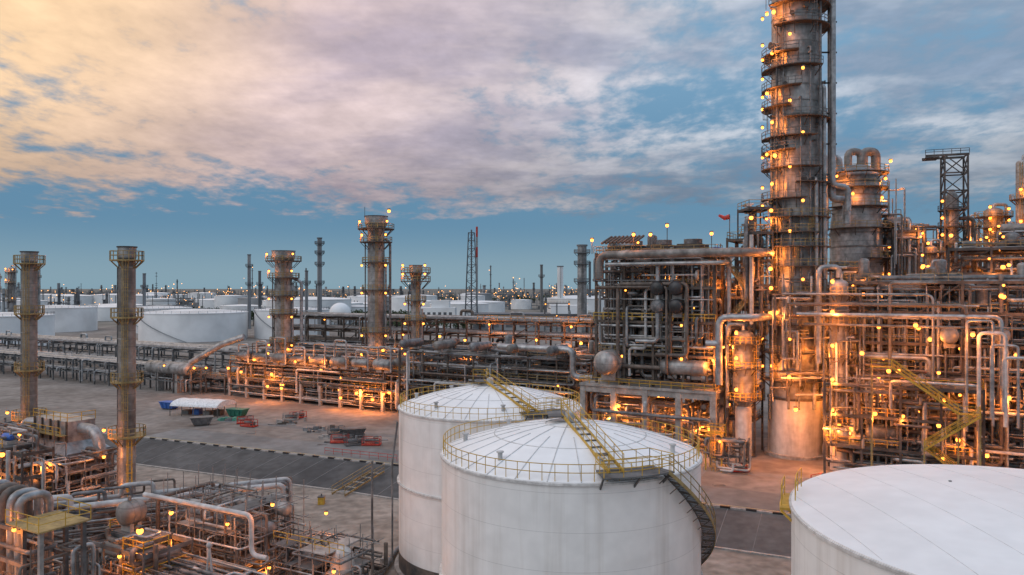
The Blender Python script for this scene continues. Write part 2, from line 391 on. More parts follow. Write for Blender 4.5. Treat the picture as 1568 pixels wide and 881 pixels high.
# ------------------------------------------------------------------ storage tanks
def storage_tank(x, y, R, h, rise, z0, stair_az=-78, spiral=None, rails=True, nrib=28, bandz=.45, dark_base=True):
    b = B('storage_tank', x, y, 0)
    n = 120
    b.tube([(0, 0, z0), (0, 0, z0 + .5)], R + .45, 'concrete', n)
    b.tube([(0, 0, z0 + .5), (0, 0, h)], R, 'tank_white', n, False)
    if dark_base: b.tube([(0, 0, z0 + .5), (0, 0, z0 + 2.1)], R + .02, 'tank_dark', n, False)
    for zz, w in ((z0 + (h - z0) * bandz, .2), (h - .12, .12)):
        b.tube([(0, 0, zz - .07), (0, 0, zz + .07)], R + w, 'girder_white', n)
    prof = [(R * 1.0, h), (R * .8, h + rise * .33), (R * .6, h + rise * .6), (R * .4, h + rise * .8), (R * .2, h + rise * .94), (.02, h + rise)]
    b.tube([(0, 0, z) for r, z in prof], [r for r, z in prof], 'roof_white', n, False)
    if nrib:
        for k in range(nrib):
            a = 2 * pi * k / nrib
            for i in range(len(prof) - (1 if k % 4 == 0 else 2) - (1 if k % 2 else 0)):
                (r0, zz0), (r1, zz1) = prof[i], prof[i + 1]
                b.beam((r0 * cos(a), r0 * sin(a), zz0 + .01), (r1 * cos(a), r1 * sin(a), zz1 + .01), .06, .05, 'seam_grey')
        for r, z in (prof[2], prof[4]):
            b.tube([(0, 0, z - .02), (0, 0, z + .05)], [r + .02, r - .12], 'seam_grey', n, False)
        b.vessel((0, -.2, h + rise + .1), (0, -.2, h + rise + .7), .35, 'pipe_white', 10, 1)
        for k in range(5):
            a = 2.2 + k * .9; rr = R * .82; b.cyl(rr * cos(a), rr * sin(a), h + rise * .2, h + rise * .33 + .4, .16, 'pipe_white', 8)
            b.cyl(rr * cos(a), rr * sin(a), h + rise * .33 + .4, h + rise * .33 + .5, .25, 'pipe_white', 8)
    if rails:
        m = 72; pts = [((R - .12) * cos(2 * pi * k / m), (R - .12) * sin(2 * pi * k / m), h) for k in range(m)]
        b.rail(pts, 'yellow', 1.1, .045, 1.6, closed=True)
        a = radians(stair_az); c, q = cos(a), sin(a)
        b.stairs((-.5 * c, -.5 * q, h + rise + .5), (c * (R - .2), q * (R - .2), h + .55), .95, 'yellow', 'steel_grey', .045, 1.6)
        b.rail([(-.5 * c - 1.6, -.5 * q + .5, h + rise + .5), (-.5 * c, -.5 * q, h + rise + .5), (-.5 * c - .2, -.5 * q + 1.5, h + rise + .5)], 'yellow', 1.1, .045)
        b.box(-1.6, -.4, h + rise + .4, -.1, 1.8, h + rise + .46, 'steel_grey')
        for t0, t1 in ((a - .12, a + .36),):
            b.ring(0, 0, h + .5, R - 1.2, math.degrees(t0), math.degrees(t1), 2.2, 'steel_grey', 'yellow', True, .1, .045)
            for t in (t0, t1):
                b.rail([((R - 1.2) * cos(t), (R - 1.2) * sin(t), h + .5), ((R + .9) * cos(t), (R + .9) * sin(t), h + .5)], 'yellow', 1.1, .045, 1.1)
            b.rail([((R - 1.2) * cos(t), (R - 1.2) * sin(t), h + .5) for t in (t0 + .1, t1)], 'yellow', 1.1, .045, 1.1)
    if spiral:
        a0, a1, zt, zb = spiral
        a0 = radians(a0); a1 = radians(a1); n2 = int((zt - zb) / .2); pin = pout = None
        for k in range(n2 + 1):
            t = k / n2; a = a0 + (a1 - a0) * t; z = zt + (zb - zt) * t; c, q = cos(a), sin(a)
            pi_ = V((c * (R + .12), q * (R + .12), z)); po = V((c * (R + 1.0), q * (R + 1.0), z))
            b.beam(pi_, po, .26, .05, 'steel_grey')
            if k % 4 == 0:
                b.beam(po, po + V((0, 0, 1.1)), .045, .045, 'rail'); b.beam(pi_ - V((0, 0, .1)), po - V((0, 0, .1)), .08, .1, 'steel_rust')
                b.beam(pi_ - V((0, 0, .9)), po - V((0, 0, .1)), .05, .05, 'steel_rust')
            if pout is not None:
                b.beam(pout, po, .05, .22, 'rail'); b.beam(pin, pi_, .04, .18, 'steel_rust')
                for hh in (1.1, .6): b.beam(pout + V((0, 0, hh)), po + V((0, 0, hh)), .045, .045, 'rail')
            pin, pout = pi_, po
    return b
t = storage_tank(4.3, 56, 9.5, 15.4, 2.1, BZ, -76, (-58, 18, 15.9, 5.2), bandz=.48); t.build()
t = storage_tank(-2.3, 79, 9.5, 15.2, 2.0, BZ, -62, None, bandz=.55)
t.tube([(-9.2, -3.5, 14), (-9.7, -3.7, 10), (-9.7, -3.7, 0)], .1, 'pipe_grey', 6)
t.build()
t = storage_tank(26.8, 36.5, 12.4, 16, .75, BZ, rails=False, nrib=0, dark_base=False)
def zr(x, y):
    r = sqrt(x * x + y * y) / 12.4
    P = [(0, 1), (.2, .94), (.4, .8), (.6, .6), (.8, .33), (1, 0)]
    for (r0, v0), (r1, v1) in zip(P, P[1:]):
        if r <= r1: return 16 + .75 * (v0 + (v1 - v0) * (r - r0) / (r1 - r0))
    return 16
for k in range(-4, 5):
    x = k * 2.8; yy = sqrt(12.2 ** 2 - x * x); n = 10
    for i in range(n):
        ya = -yy + 2 * yy * i / n; yb = -yy + 2 * yy * (i + 1) / n
        t.beam((x, ya, zr(x, ya)), (x, yb, zr(x, yb)), .025, .02, 'seam_grey')
for k in range(5): t.cyl(-2 + k * 2.7, 6 - k * 3.1, 16.3, zr(-2 + k * 2.7, 6 - k * 3.1) + .06, .09, 'pipe_grey', 8)
t.rail([(12.2 * cos(radians(a)), 12.2 * sin(radians(a)), 16) for a in (146, 151, 156, 161)], 'yellow', 1.1, .045, 1.2)
t.rail([(12.9 * cos(radians(a)), 12.9 * sin(radians(a)), 15.7) for a in (151, 156, 161)], 'yellow', 1.1, .045, 1.2)
t.ring(0, 0, 15.7, 12.4, 149, 163, .6, 'yellow', 'yellow', False)
t.build()

# ------------------------------------------------------------------ main distillation column
b = B('distillation_column', 46.8, 124)
b.cyl(0, 0, 0, .5, 4.9, 'concrete', 40); b.cyl(0, 0, .5, 9.3, 4.3, 'skirt', 48)
b.cyl(0, 0, 9.3, 9.6, 4.45, 'steel_rust', 48)
b.cyl(0, 0, 9.6, 27.5, 4.0, 'clad', 48, cap=False); b.cyl(0, 0, 27.5, 29.5, 4.0, 'clad', 48, 3.75)
b.cyl(0, 0, 29.5, 82, 3.75, 'clad', 48, cap=False)
b.tube([(0, 0, 82 + 2.4 * sin(a * pi / 12)) for a in range(7)], [max(.05, 3.75 * cos(a * pi / 12)) for a in range(7)], 'clad', 32, False)
z = 12
while z < 82: b.cyl(0, 0, z, z + .12, 4.06 if z < 28 else 3.81, 'clad_brown', 40); z += RND.choice((2.2, 2.6, 4.4))
k = 0
for z, a0, a1 in ((12.5, 150, 380), (17, 130, 300), (21.5, 160, 390), (26.5, 110, 400), (31, 170, 330), (34.2, 130, 400), (36.5, 130, 290), (39, 180, 400),
                  (42, 140, 270), (44.5, 250, 380), (47, 140, 300), (49.8, 120, 250), (52, 150, 290), (55, 230, 390), (57, 130, 240), (60, 150, 260), (63.2, 150, 300), (65.6, 130, 255), (70, 210, 380), (73.5, 200, 390), (78, 0, 360)):
    b.ring(0, 0, z, (4.05 if z < 28 else 3.8), a0, a1, 1.6, rm='rail' if z < 40 else 'steel_grey')
    am = radians((a0 * .55 + a1 * .45))
    b.ladder(4.6 * cos(am), 4.6 * sin(am), z - 4, z, cos(am), sin(am), 'steel_grey' if z > 40 else 'rail')
    al = radians((205, 240, 190, 262)[k % 4]); k += 1
    b.lamp(5.1 * cos(al), 5.1 * sin(al), z + 2.3, 420 if k % 2 and z < 72 else 0, .2, dy=-1.2)
    if RND.random() < .6: b.lamp(5.3 * cos(pi * .97), 5.3 * sin(pi * .97), z + 2, 0, .18)
for k in range(60):
    a = radians(RND.uniform(190, 345)); z = RND.uniform(11, 76); r = RND.uniform(.12, .42)
    b.tube([(3.6 * cos(a), 3.6 * sin(a), z), (4.5 * cos(a), 4.5 * sin(a), z)], r, 'pipe_grey', 10)
    b.tube([(4.45 * cos(a), 4.45 * sin(a), z), (4.6 * cos(a), 4.6 * sin(a), z)], r * 1.4, 'steel', 10)
for a, r, z0, z1 in ((-3, .62, 42, 80), (-16, .5, 44, 81), (-42, .35, 14, 60), (-55, .22, 20, 76), (-68, .3, 12, 45), (-100, .16, 12, 58), (-25, .3, 8, 38), (-120, .2, 12, 40), (-150, .16, 20, 70), (-80, .14, 30, 66), (-135, .12, 36, 78), (-165, .22, 10, 55)):
    a = radians(a); R0 = 5.2 + r if a > -.3 else 4.3 + r
    x, y = R0 * cos(a), R0 * sin(a)
    b.tube([(3.4 * cos(a), 3.4 * sin(a), z1), (x, y, z1), (x, y, z0), (x + (2.5 if a > -.4 else -.3), y, z0), (x + (2.5 if a > -.4 else -.3), y, z0 - 4)], r, 'pipe_silver' if r > .25 else 'pipe_grey', 12, True, bend=r * 2.4)
for z in range(46, 80, 5): b.beam((3.6, -1, z), (6.4, -1, z), .15, .25, 'steel')
for x, y, z, p in ((-2.4, -6.5, 8.4, 500), (3, -6.8, 10.5, 700), (-3.5, -6.6, 13.5, 700), (1, -7, 17.5, 800), (-4.8, -4.6, 23.5, 600), (3.6, -5.6, 22, 600), (-5.5, -4, 30.5, 600), (-5, -4.5, 48.5, 500), (-5, -4, 71.5, 500)):
    b.lamp(x, y, z, p, .24)
jungle(b, -6.5, -6.2, 9, 6.5, -4.4, 30, 34, .07, .22)
steelframe(b, -8.6, -3, -4.8, 3, [24, 28, 32, 36.5, 40.5], 4, 6, z0=18, col='steel', lampp=.7, lp=300, equip=.2, deck=.8, cw=.2, jun=4)
steelframe(b, 4.8, -4, 9.6, 1, [12, 17, 22, 27, 30.5], 5, 5, z0=0, col='steel', lampp=.7, lp=400, equip=.2, deck=.8, cw=.22, jun=3)
b.build()

# ------------------------------------------------------------------ vacuum column
b = B('vacuum_column', 64.6, 141)
prof = [(0, 3.6), (20, 3.6), (24, 4.5), (38, 4.6), (41.5, 4.2), (47.5, 4.2), (49, 3.7), (50.2, 2.2), (50.6, .2)]
b.tube([(0, 0, z) for z, r in prof], [r for z, r in prof], 'clad', 44, False)
for z in (26, 29, 32, 35, 37.5, 42, 44.5, 47): b.cyl(0, 0, z, z + .25, (4.62 if z < 38 else 4.25) + .12, 'clad_brown', 40)
for z, a0, a1 in ((24, 180, 380), (28, 270, 400), (33, 270, 420), (38.5, 170, 430), (42.5, 180, 400), (46, 150, 390), (48.8, 0, 360)):
    b.ring(0, 0, z, 4.6 if z < 40 else 4.25, a0, a1, 1.4)
    b.lamp(5.8 * cos(radians(a1 - 25)), 5.8 * sin(radians(a1 - 25)), z + 2, 400, .22)
    b.lamp(5.6 * cos(radians(a0 + 60)), 5.6 * sin(radians(a0 + 60)), z + 2, 300 if z > 40 else 0, .2)
for dx, r in ((-1.5, .7), (1.3, .85)):
    b.tube([(dx, 0, 50), (dx, 0, 53), (dx + 2.4, 0, 53), (dx + 2.4, 0, 49)], r, 'clad_brown', 14, True, bend=1.3)
b.tube([(-3.6, -1, 49), (-3.6, -1, 51.8), (-6.2, -1, 51.8), (-6.2, -1, 38)], .6, 'pipe_silver', 12, True, bend=1.2)
b.tube([(4.4, -2, 36), (9, -2, 36), (9, -2, 24)], .9, 'clad', 14, True, bend=1.8)
b.vessel((5, -3, 37.2), (9.5, -3, 37.2), .8, 'clad_brown', 12)
jungle(b, 4.4, -4, 20, 9, 4, 46, 30, .08, .3); jungle(b, -6, -6, 10, 6, -4.6, 30, 8, .08, .2); jungle(b, 1, -5.6, 28, 6, -4.6, 49, 6, .08, .16)
steelframe(b, 4.8, -4, 10.5, 4, [12, 18, 24, 29, 34, 38], 6, 6, lampp=.8, lp=400, jun=1.5)
b.build()

# ------------------------------------------------------------------ plant frame
PX, PY, PA = 30, 123, radians(-30)
def plant(name): return B(name, PX, PY, 0, PA)

b = plant('exchanger_structure')
nx, ny = 4, 3
for i in range(nx + 1):
    for j in range(ny + 1):
        x = -20 + 23 * i / nx; y = 16 * j / ny
        b.beam((x, y, 0), (x, y, 10.2), .95, .95, 'concrete')
for j in range(ny + 1): b.beam((-20.4, 16 * j / ny, 9.7), (3.4, 16 * j / ny, 9.7), .7, 1.0, 'concrete')
for i in range(nx + 1): b.beam((-20 + 23 * i / nx, -.4, 9.68), (-20 + 23 * i / nx, 16.4, 9.68), .65, .9, 'concrete')
b.box(-20.6, -.6, 10.25, 3.6, 16.6, 10.7, 'concrete')
b.rail([(-20.5, 16, 10.7), (-20.5, -.5, 10.7), (3.5, -.5, 10.7), (3.5, 16, 10.7)], 'yellow', 1.1, .09)
steelframe(b, -18, 1, 3, 15, [16.2, 21.8, 27.6, 33.4], 5.2, 4.7, z0=10.7, deck=.62, equip=.65, lampp=.5, lp=450, brace=.7, cw=.42, col='steel_rust', jun=1.7)
b.rail([(-18.3, .6, 21.9), (3.2, .6, 21.9)], 'yellow', 1.2, .11)
b.rail([(-18.3, .6, 33.5), (-6, .6, 33.5)], 'rail', 1.2, .09)
b.vessel((-15, -2.2, 14.6), (-15, 7, 14.6), 2.1, 'clad', 28, 3); b.beam((-15, .5, 10.7), (-15, .5, 13), 3.4, .8, 'concrete')
b.vessel((-5.6, 1.2, 16.2 - 2), (1.2, 1.2, 14.2), 1.3, 'clad', 20)
for x, z, r, m in ((-6.3, 27.4, 1.25, 'black'), (-3.1, 27.4, 1.25, 'black'), (-6.3, 24.4, 1.15, 'pipe_grey'), (-3.1, 24.4, 1.25, 'black')):
    b.vessel((x, -.6, z), (x, 5, z), r, m, 20); b.tube([(x, -1.0, z), (x, -.8, z)], r * .8, 'steel_grey', 20)
b.tube([(-16.5, -1.0, 29), (-16.5, -1.0, 33.1), (8.5, -1.0, 33.1), (11, 5, 33.1)], .72, 'clad_brown', 14, True, bend=1.6)
b.tube([(-15.5, -.8, 31.5), (5, -.8, 31.5), (5, 2, 31.5), (5, 2, 20)], .35, 'pipe_silver', 12, True, bend=1)
b.tube([(4.2, -1.2, 12), (4.2, -1.2, 22.8), (10, -1.2, 22.8), (11, 5, 22.8)], .6, 'pipe_silver', 14, True, bend=1.6)
b.tube([(2.2, -1.6, 18.5), (4.2, -1.2, 18.5)], .6, 'pipe_silver', 14)
for k in range(9): b.tube([(-16.5 + k * .75, 0, 35.2), (-16.5 + k * .75, 4.5, 36.6)], .22, 'steel_rust', 6)
for k in range(3):
    x = -14 + k * 5.5; b.box(x - 2, 6, 34, x + 2, 12, 35.1, 'steel'); b.cyl(x, 9, 35.1, 36, 1.6, 'pipe_grey', 20)
for x, z in ((-18.2, 34.6), (-10.5, 35.3), (-7.5, 35.2), (-4.6, 36.6), (2.8, 35)): b.lamp(x, -.4, z + 1.2, 150 if x < -10 else 0, .22); b.beam((x, -.4, 33.4), (x, -.4, z + 1), .1, .1, 'steel')
for k in range(9): b.lamp(-19 + k * 2.6 + RND.uniform(-1, 1), RND.uniform(-2, 8), RND.uniform(3, 9), 650, .24)
jungle(b, -20, -1, .5, 3.2, 12, 9, 70, .1, .4); jungle(b, -18, -.5, 11, 3, 8, 33, 60, .1, .35, PM + ['pipe_brown', 'clad'])
steelframe(b, 4.2, 4, 8.6, 10, [6, 11, 16, 21, 26, 31, 35.5], 4.4, 6, lampp=.7, lp=400, equip=.3, deck=.9, col='steel_rust')
b.stairs((4.5, 3.4, 21.8), (8.4, 3.4, 26), 1, 'rail'); b.stairs((8.4, 3.2, 26), (4.5, 3.2, 31), 1, 'rail')
b.build()
b = plant('windsock')
b.beam((4.6, 4, 35), (4.6, 4, 39.3), .12, .12, 'steel_grey')
b.tube([(4.6, 3.9, 39.2), (3.8, 3.8, 39.0), (2.9, 3.7, 39.5)], [.42, .36, .2], 'red', 10, False)
b.tube([(4.6, 4, 39.2), (4.48, 4, 39.2)], .44, 'steel_grey', 10, False)
b.build()

b = B('stripper_column', 37.6, 122)
b.cyl(0, 0, 0, 8.3, 1.3, 'skirt', 24); b.cyl(0, 0, 8.3, 9.4, 1.3, 'clad', 24, 1.75); b.vessel((0, 0, 9.4), (0, 0, 19.6), 1.75, 'clad', 24, 4, False)
for z in (9.5, 14.5, 18.5): b.ring(0, 0, z, 1.75, 150, 390, 1.1, rm='yellow'); b.lamp(-2, -2.8, z + 1.8, 500, .22)
b.ladder(1.3, -1.9, 9.6, 18.5, .5, -.8, 'yellow')
b.tube([(0, 0, 20.5), (0, 0, 21.5), (-2.6, 0, 21.5), (-2.6, 0, 8)], .3, 'pipe_silver', 10, True, bend=.7)
b.build()
b = B('stripper_column', 49.4, 113.5)
b.cyl(0, 0, 0, 6.6, 1.25, 'skirt', 24); b.vessel((0, 0, 6.6), (0, 0, 28), 1.35, 'clad', 24, 7, False)
for z in (7.5, 12, 17, 22, 26.5): b.ring(0, 0, z, 1.35, 140 + z * 3, 330 + z * 3, 1.1, rm='yellow' if z < 15 else 'rail'); b.lamp(-2, -2.4, z + 1.9, 450, .22)
b.ladder(-1.2, -1.3, 7.5, 26, -.7, -.7)
b.tube([(0, 0, 29), (0, 0, 30.6), (-2.8, .5, 30.6), (-2.8, .5, 16)], .42, 'pipe_silver', 12, True, bend=1)
jungle(b, -3, -2.6, .5, 3, -1.4, 26, 18, .06, .16)
b.build()

b = plant('process_unit')
steelframe(b, 22, 3, 48, 15, [5.2, 10, 14.8, 19.4, 24, 28.4], 5.2, 6, lampp=.6, lp=520, equip=.6, deck=.6, col='steel_rust', brace=.4, cw=.36, jun=1.9, rm='rail')
steelframe(b, 20, -2, 40, 3, [4.5, 9, 13.5], 5, 5, lampp=.6, lp=450, equip=.6, deck=.5, col='steel', rm='yellow', jun=2.6)
for k in range(4):
    x = 38 + k * 1.4; r = .18 + .07 * (k % 2)
    b.tube([(x, -2.6, 8 + k), (x, -2.6, 23 - k * 1.6), (x + 3.0, -2.6, 23 - k * 1.6), (x + 3.0, -2.6, 9)], r, 'pipe_white' if k == 1 else 'pipe_silver', 12, True, bend=r * 3)
for k in range(4): b.tube([(14 + k, -1.5, 26.5 - k * 1.5), (24, -1.5, 26.5 - k * 1.5), (34 + 4 * k, -1.5, 26.5 - k * 1.5), (34 + 4 * k, -1.5, 12 + k)], .18 + .06 * (k % 3), ['clad', 'pipe_brown', 'pipe_silver', 'clad_brown'][k], 10, True, bend=1)
b.vessel((36, -.5, 20.8), (36, 5, 20.8), 1.2, 'clad', 20); b.vessel((42, .5, 21), (42, 6, 21), 1.2, 'clad', 20)
for k in range(16): b.lamp(20 + k * 1.7, RND.uniform(-3.5, 1), RND.uniform(3, 27), 480, .23, dy=-1.5)
b.build()
b = plant('yellow_staircase')
b.rail([(26.5, -4.8, 16.4), (29, -4.8, 16.4)], 'yellow', 1.1, .1)
b.box(26.3, -4.9, 16.3, 29.2, -3.5, 16.42, 'yellow')
b.stairs((29, -4.2, 16.4), (37, -4.2, 10.6), 1.2, 'yellow', 'yellow', .08); b.box(37, -4.9, 10.5, 39.5, -3.4, 10.6, 'yellow'); b.rail([(37, -4.9, 10.6), (39.5, -4.9, 10.6), (39.5, -3.4, 10.6)], 'yellow', 1.1, .08)
b.stairs((39.5, -5.5, 10.6), (33, -5.5, 5.6), 1.2, 'yellow', 'steel_grey', .08); b.stairs((33, -4.2, 5.6), (39, -4.2, 1), 1.2, 'yellow', 'steel_grey', .08)
for x, z in ((26.5, 16.3), (37, 10.5), (39.5, 10.5), (33, 5.6)): b.beam((x, -3.6, 0), (x, -3.6, z), .2, .2, 'rail'); b.beam((x, -4.8, 0), (x, -4.8, z), .2, .2, 'rail')
b.build()
b = plant('process_unit')
steelframe(b, 18, 20, 80, 38, [6, 11, 16, 21, 26], 6.2, 6, lampp=.5, lp=550, equip=.6, deck=.6, col='steel_rust', jun=.8, brace=.4)
steelframe(b, 36, 24, 54, 34, [30, 34], 6, 5, z0=26, lampp=.8, lp=400, equip=.8, deck=.8, col='steel', jun=1.5)
b.build()
b = plant('process_unit')
steelframe(b, 44, 36, 70, 50, [24, 29, 33, 37], 6, 7, z0=10, lampp=.9, lp=550, equip=.7, deck=.7, col='steel', jun=1.2, brace=.6)
steelframe(b, 64, 24, 76, 34, [30, 34.5, 39], 6, 5, z0=26, lampp=.9, lp=450, equip=.8, deck=.8, col='steel_rust', jun=1.8)
b.build()

def lattice(b, x, y, w0, w1, z0, h, n, m, w=.22):
    for k in range(n):
        t0, t1 = k / n, (k + 1) / n; a = (w0 + (w1 - w0) * t0) / 2; c = (w0 + (w1 - w0) * t1) / 2; za, zb = z0 + (h - z0) * t0, z0 + (h - z0) * t1
        C = [(-1, -1), (1, -1), (1, 1), (-1, 1)]
        for i in range(4):
            p, q = C[i], C[(i + 1) % 4]
            b.beam((x + p[0] * a, y + p[1] * a, za), (x + p[0] * c, y + p[1] * c, zb), w, w, m)
            b.beam((x + p[0] * a, y + p[1] * a, za), (x + q[0] * c, y + q[1] * c, zb), w * .6, w * .6, m)
            if k % 2: b.beam((x + q[0] * a, y + q[1] * a, za), (x + p[0] * c, y + p[1] * c, zb), w * .6, w * .6, m)
            b.beam((x + p[0] * c, y + p[1] * c, zb), (x + q[0] * c, y + q[1] * c, zb), w * .8, w * .8, m)
b = B('coker_derrick', 106, 180, 0, radians(-20))
lattice(b, 0, 0, 5.0, 4.8, 25, 59, 8, 'steel', .36)
b.beam((-6.5, -2.4, 59), (2.7, -2.4, 59), .4, .5, 'steel'); b.beam((-6.5, 2.4, 59), (2.7, 2.4, 59), .4, .5, 'steel'); b.box(-6.5, -2.4, 58.5, -3.5, 2.4, 58.7, 'steel')
b.rail([(-6.5, -2.5, 59.3), (2.7, -2.5, 59.3)], 'steel', 1.1, .12)
b.cyl(-.5, 0, 10, 49, 1.5, 'clad', 18); b.tube([(-.5, 0, 49), (-.5, 0, 51)], [1.5, .5], 'clad', 18)
for z in (30, 34, 38, 42, 46): b.ring(-.5, 0, z, 1.5, 0, 360, 1.5, 'steel', 'steel'); b.lamp(-3, -2.9, z + 2, 300 if z < 44 else 0, .25)
steelframe(b, -9, -4, -3, 4, [10, 16, 22, 28, 33, 38, 42], 6, 8, lampp=.8, lp=350, col='steel', equip=.3)
b.tube([(4, 0, 20), (4, 0, 44), (1, 0, 44)], .5, 'pipe_brown', 10, True, bend=1)
b.build()
def tower(name, x, y, r, h, plats, m='clad_brown', lampy=.6, z0=0, seg=6, w=1.2):
    b = B(name, x, y)
    b.vessel((0, 0, z0), (0, 0, h), r, m, 20, seg, False)
    for i, z in enumerate(plats):
        a = RND.uniform(90, 200) if i < len(plats) - 1 else 0; b.ring(0, 0, z, r, a, a + (RND.uniform(180, 280) if a else 360), w)
        if RND.random() < lampy: b.lamp(-(r + 1) * .7, -(r + 1) * .7, z + 2, 260, .24)
        if RND.random() < lampy: b.lamp((r + 1) * .7, -(r + 1) * .7, z + 1.6, 0, .24)
    b.ladder(-r * .7 - .3, -r * .7 - .3, plats[0], h, -.7, -.7)
    b.tube([(0, 0, h + r * .4), (0, 0, h + 1.8), (r + .8, -.2, h + 1.8), (r + .8, -.2, plats[0] - 5)], max(.18, r * .2), 'pipe_silver', 10, True, bend=.8)
    jungle(b, -r - 1, -r - 1, plats[0] - 8, r + 1, -r, h, 6, .06, .16)
    return b
tower('fractionating_column', 109.0, 170, 2.0, 44.5, [26, 28.5, 31, 33.5, 36, 38.5, 41, 43.5], lampy=1, w=1.8).build()
tower('fractionating_column', 113.0, 166, 1.4, 55, [26, 33, 40, 47], 'clad').build()
tower('fractionating_column', 104.5, 160, 1.1, 38, [26, 32, 37], 'clad').build()
tower('fractionating_column', 116, 190, 1.3, 44, [30, 38, 43]).build()
tower('fractionating_column', 91, 163, 1.2, 36, [24, 30, 35]).build()
tower('fractionating_column', 84, 150, 1.4, 31, [22, 26, 30]).build()
tower('fractionating_column', 41, 150, 1.6, 33, [14, 22, 28, 32], 'clad').build()
b = plant('process_unit')
steelframe(b, 8, 20, 18, 30, [6, 12, 18, 24, 28], 5, 5, lampp=.6, lp=400, col='steel_rust')
b.build()

# ------------------------------------------------------------------ central racks and furnace units
BM = ['pipe_brown', 'pipe_silver', 'pipe_grey', 'pipe_silver', 'pipe_brown', 'clad_brown']
b = plant('pipe_rack'); piperack(b, -128, 28, -18, 40, [6, 9.6, 13, 16.4, 19.6], 6.2, lampp=.3, lp=600, mats=BM)
b.rail([(-60, 27.6, 19.8), (-18, 27.6, 19.8)], 'rail', 1.2, .1); b.build()
b = plant('pipe_rack'); piperack(b, -300, 22, -128, 34, [5, 9], 7, col='steel_grey', mats=['pipe_silver', 'pipe_grey', 'pipe_silver', 'pipe_grey'], lampp=.08); b.build()
b = plant('pipe_rack'); piperack(b, -300, 4, -132, 10, [3.5, 6.5], 7, col='steel_grey', mats=['pipe_silver', 'pipe_grey', 'pipe_silver'], lampp=.08, lp=250); b.build()
b = plant('process_unit')
steelframe(b, -66, 6, -22, 24, [5, 9.5, 14], 6.2, 6, lampp=.4, lp=600, equip=.6, col='steel_rust', jun=1.4, brace=.3)
for k in range(5):
    x = -62 + k * 8.6; b.vessel((x, 2, 15.8), (x, 8, 15.8), .9, 'clad_brown' if k % 2 else 'pipe_grey', 16)
b.tube([(-40, 4, 16), (-24, 4, 16), (-24, 4, 11), (-20, 4, 11)], .6, 'pipe_silver', 12, True, bend=1.3)
b.build()
b = plant('process_unit')
steelframe(b, -122, 8, -66, 24, [4.6, 9.0], 6.2, 5.4, lampp=.4, lp=400, equip=.75, deck=.75, col='steel_rust', jun=2.4, rm='yellow', colbase='concrete')
for k in range(8):
    x = -118 + k * 6.4; b.vessel((x, 7.0, 10.6), (x + 3.8, 7.0, 10.6), RND.uniform(.7, 1.2), RND.choice(['clad', 'clad_brown', 'pipe_grey']), 16)
    b.tube([(x + 1, 6.4, 11.6), (x + 1, 6.4, 13.5 + (k % 3)), (x + 4.5, 6.4, 13.5 + (k % 3)), (x + 4.5, 6.4, 9)], .22, 'pipe_silver', 8, True, bend=.6)
jungle(b, -121, 7, 9.3, -67, 20, 14, 40, .08, .25)
for k in range(12): b.lamp(-121 + k * 4.7, 6.6, RND.uniform(2.2, 12), 430, .25, dy=-1.8)
b.build()
b = plant('process_unit')
steelframe(b, -146, 8, -124, 16, [4.4], 7, 8, lampp=.5, lp=500, equip=.8, deck=.8, col='steel_grey', jun=2.)
b.vessel((-150, 5, 6.3), (-134, 5, 6.3), 1.7, 'clad', 24, 4); b.beam((-146, 5, 0), (-146, 5, 5), 1, 2, 'concrete'); b.beam((-138, 5, 0), (-138, 5, 5), 1, 2, 'concrete')
b.tube([(-134, 5.5, 8), (-124, 7, 13), (-118, 9, 15)], .8, 'pipe_silver', 12)
for x in (-142, -130): b.lamp(x, 3.5, 7, 400 if x > -135 else 0, .22)
b.build()

def furnace_stack(x, y, r, z0, h, plats, wide=True, m='clad'):
    b = B('furnace_stack', x, y)
    b.box(-3.4 * (r / 2), -3, z0 - 7.5, 3.4 * (r / 2), 3, z0 - 3, 'heater')
    b.tube([(0, 0, z0 - 3), (0, 0, z0)], [3.2 * r / 2 + .3, r * 1.1], 'heater', 16)
    b.cyl(0, 0, z0, h - 3, r, m, 24); b.cyl(0, 0, h - 3, h - 1.6, r, m, 24, r * 1.35); b.cyl(0, 0, h - 1.6, h, r * 1.35, m, 24)
    b.cyl(0, 0, h, h + .1, r * 1.42, 'steel', 24)
    z = z0 + 3
    while z < h - 4: b.cyl(0, 0, z, z + .16, r + .07, m, 24); z += 3.6
    for z in plats:
        big = z > h - 8; rr = r + (.5 if big and z > h - 4 else 0)
        b.ring(0, 0, z, rr, 0, 360, 1.8 if wide and big else 1.3, 'steel_rust', 'rail', True, .2, .1)
        for a in (200, 320): b.lamp((rr + 1.4) * cos(radians(a)), (rr + 1.4) * sin(radians(a)), z + (1.6 if big else -.8), 0 if (a == 320 or not big) else 110, .2, dy=-1)
    b.ladder(.6, -r - .35, z0, h - 1, 0, -1)
    b.cyl(-r - .5, -.4, z0, h - 6, .16, 'pipe_grey', 6)
    b.cyl(r + .4, -.6, z0 - 5, h - 10, .22, 'pipe_silver', 8)
    for z, a in ((z0 + 1.5, 235), (z0 + 2.5, 300), (z0 - 3.5, 250)): b.lamp((r + 2.6) * cos(radians(a)), (r + 2.6) * sin(radians(a)), z, 380, .26)
    return b
b = furnace_stack(-57.2, 188, 2.1, 9.8, 36.6, [14, 21, 25.5, 30, 34.2])
b.tube([(2, 0, 30), (4.5, 0, 29), (4.5, 0, 12)], .4, 'pipe_silver', 10, True, bend=1)
b.build()
b = furnace_stack(-32.2, 178, 2.0, 10.5, 44.3, [17, 27, 33.5, 38.3, 41.4])
b.beam((-2.5, -1, 44), (-2.5, -1, 46.5), .1, .1, 'steel'); b.lamp(3.2, -1, 45.5, 0, .3, mat='bulb')
b.tube([(2.2, -.5, 39), (3.4, -.5, 38), (3.4, -.5, 16)], .3, 'pipe_grey', 8, True, bend=.6)
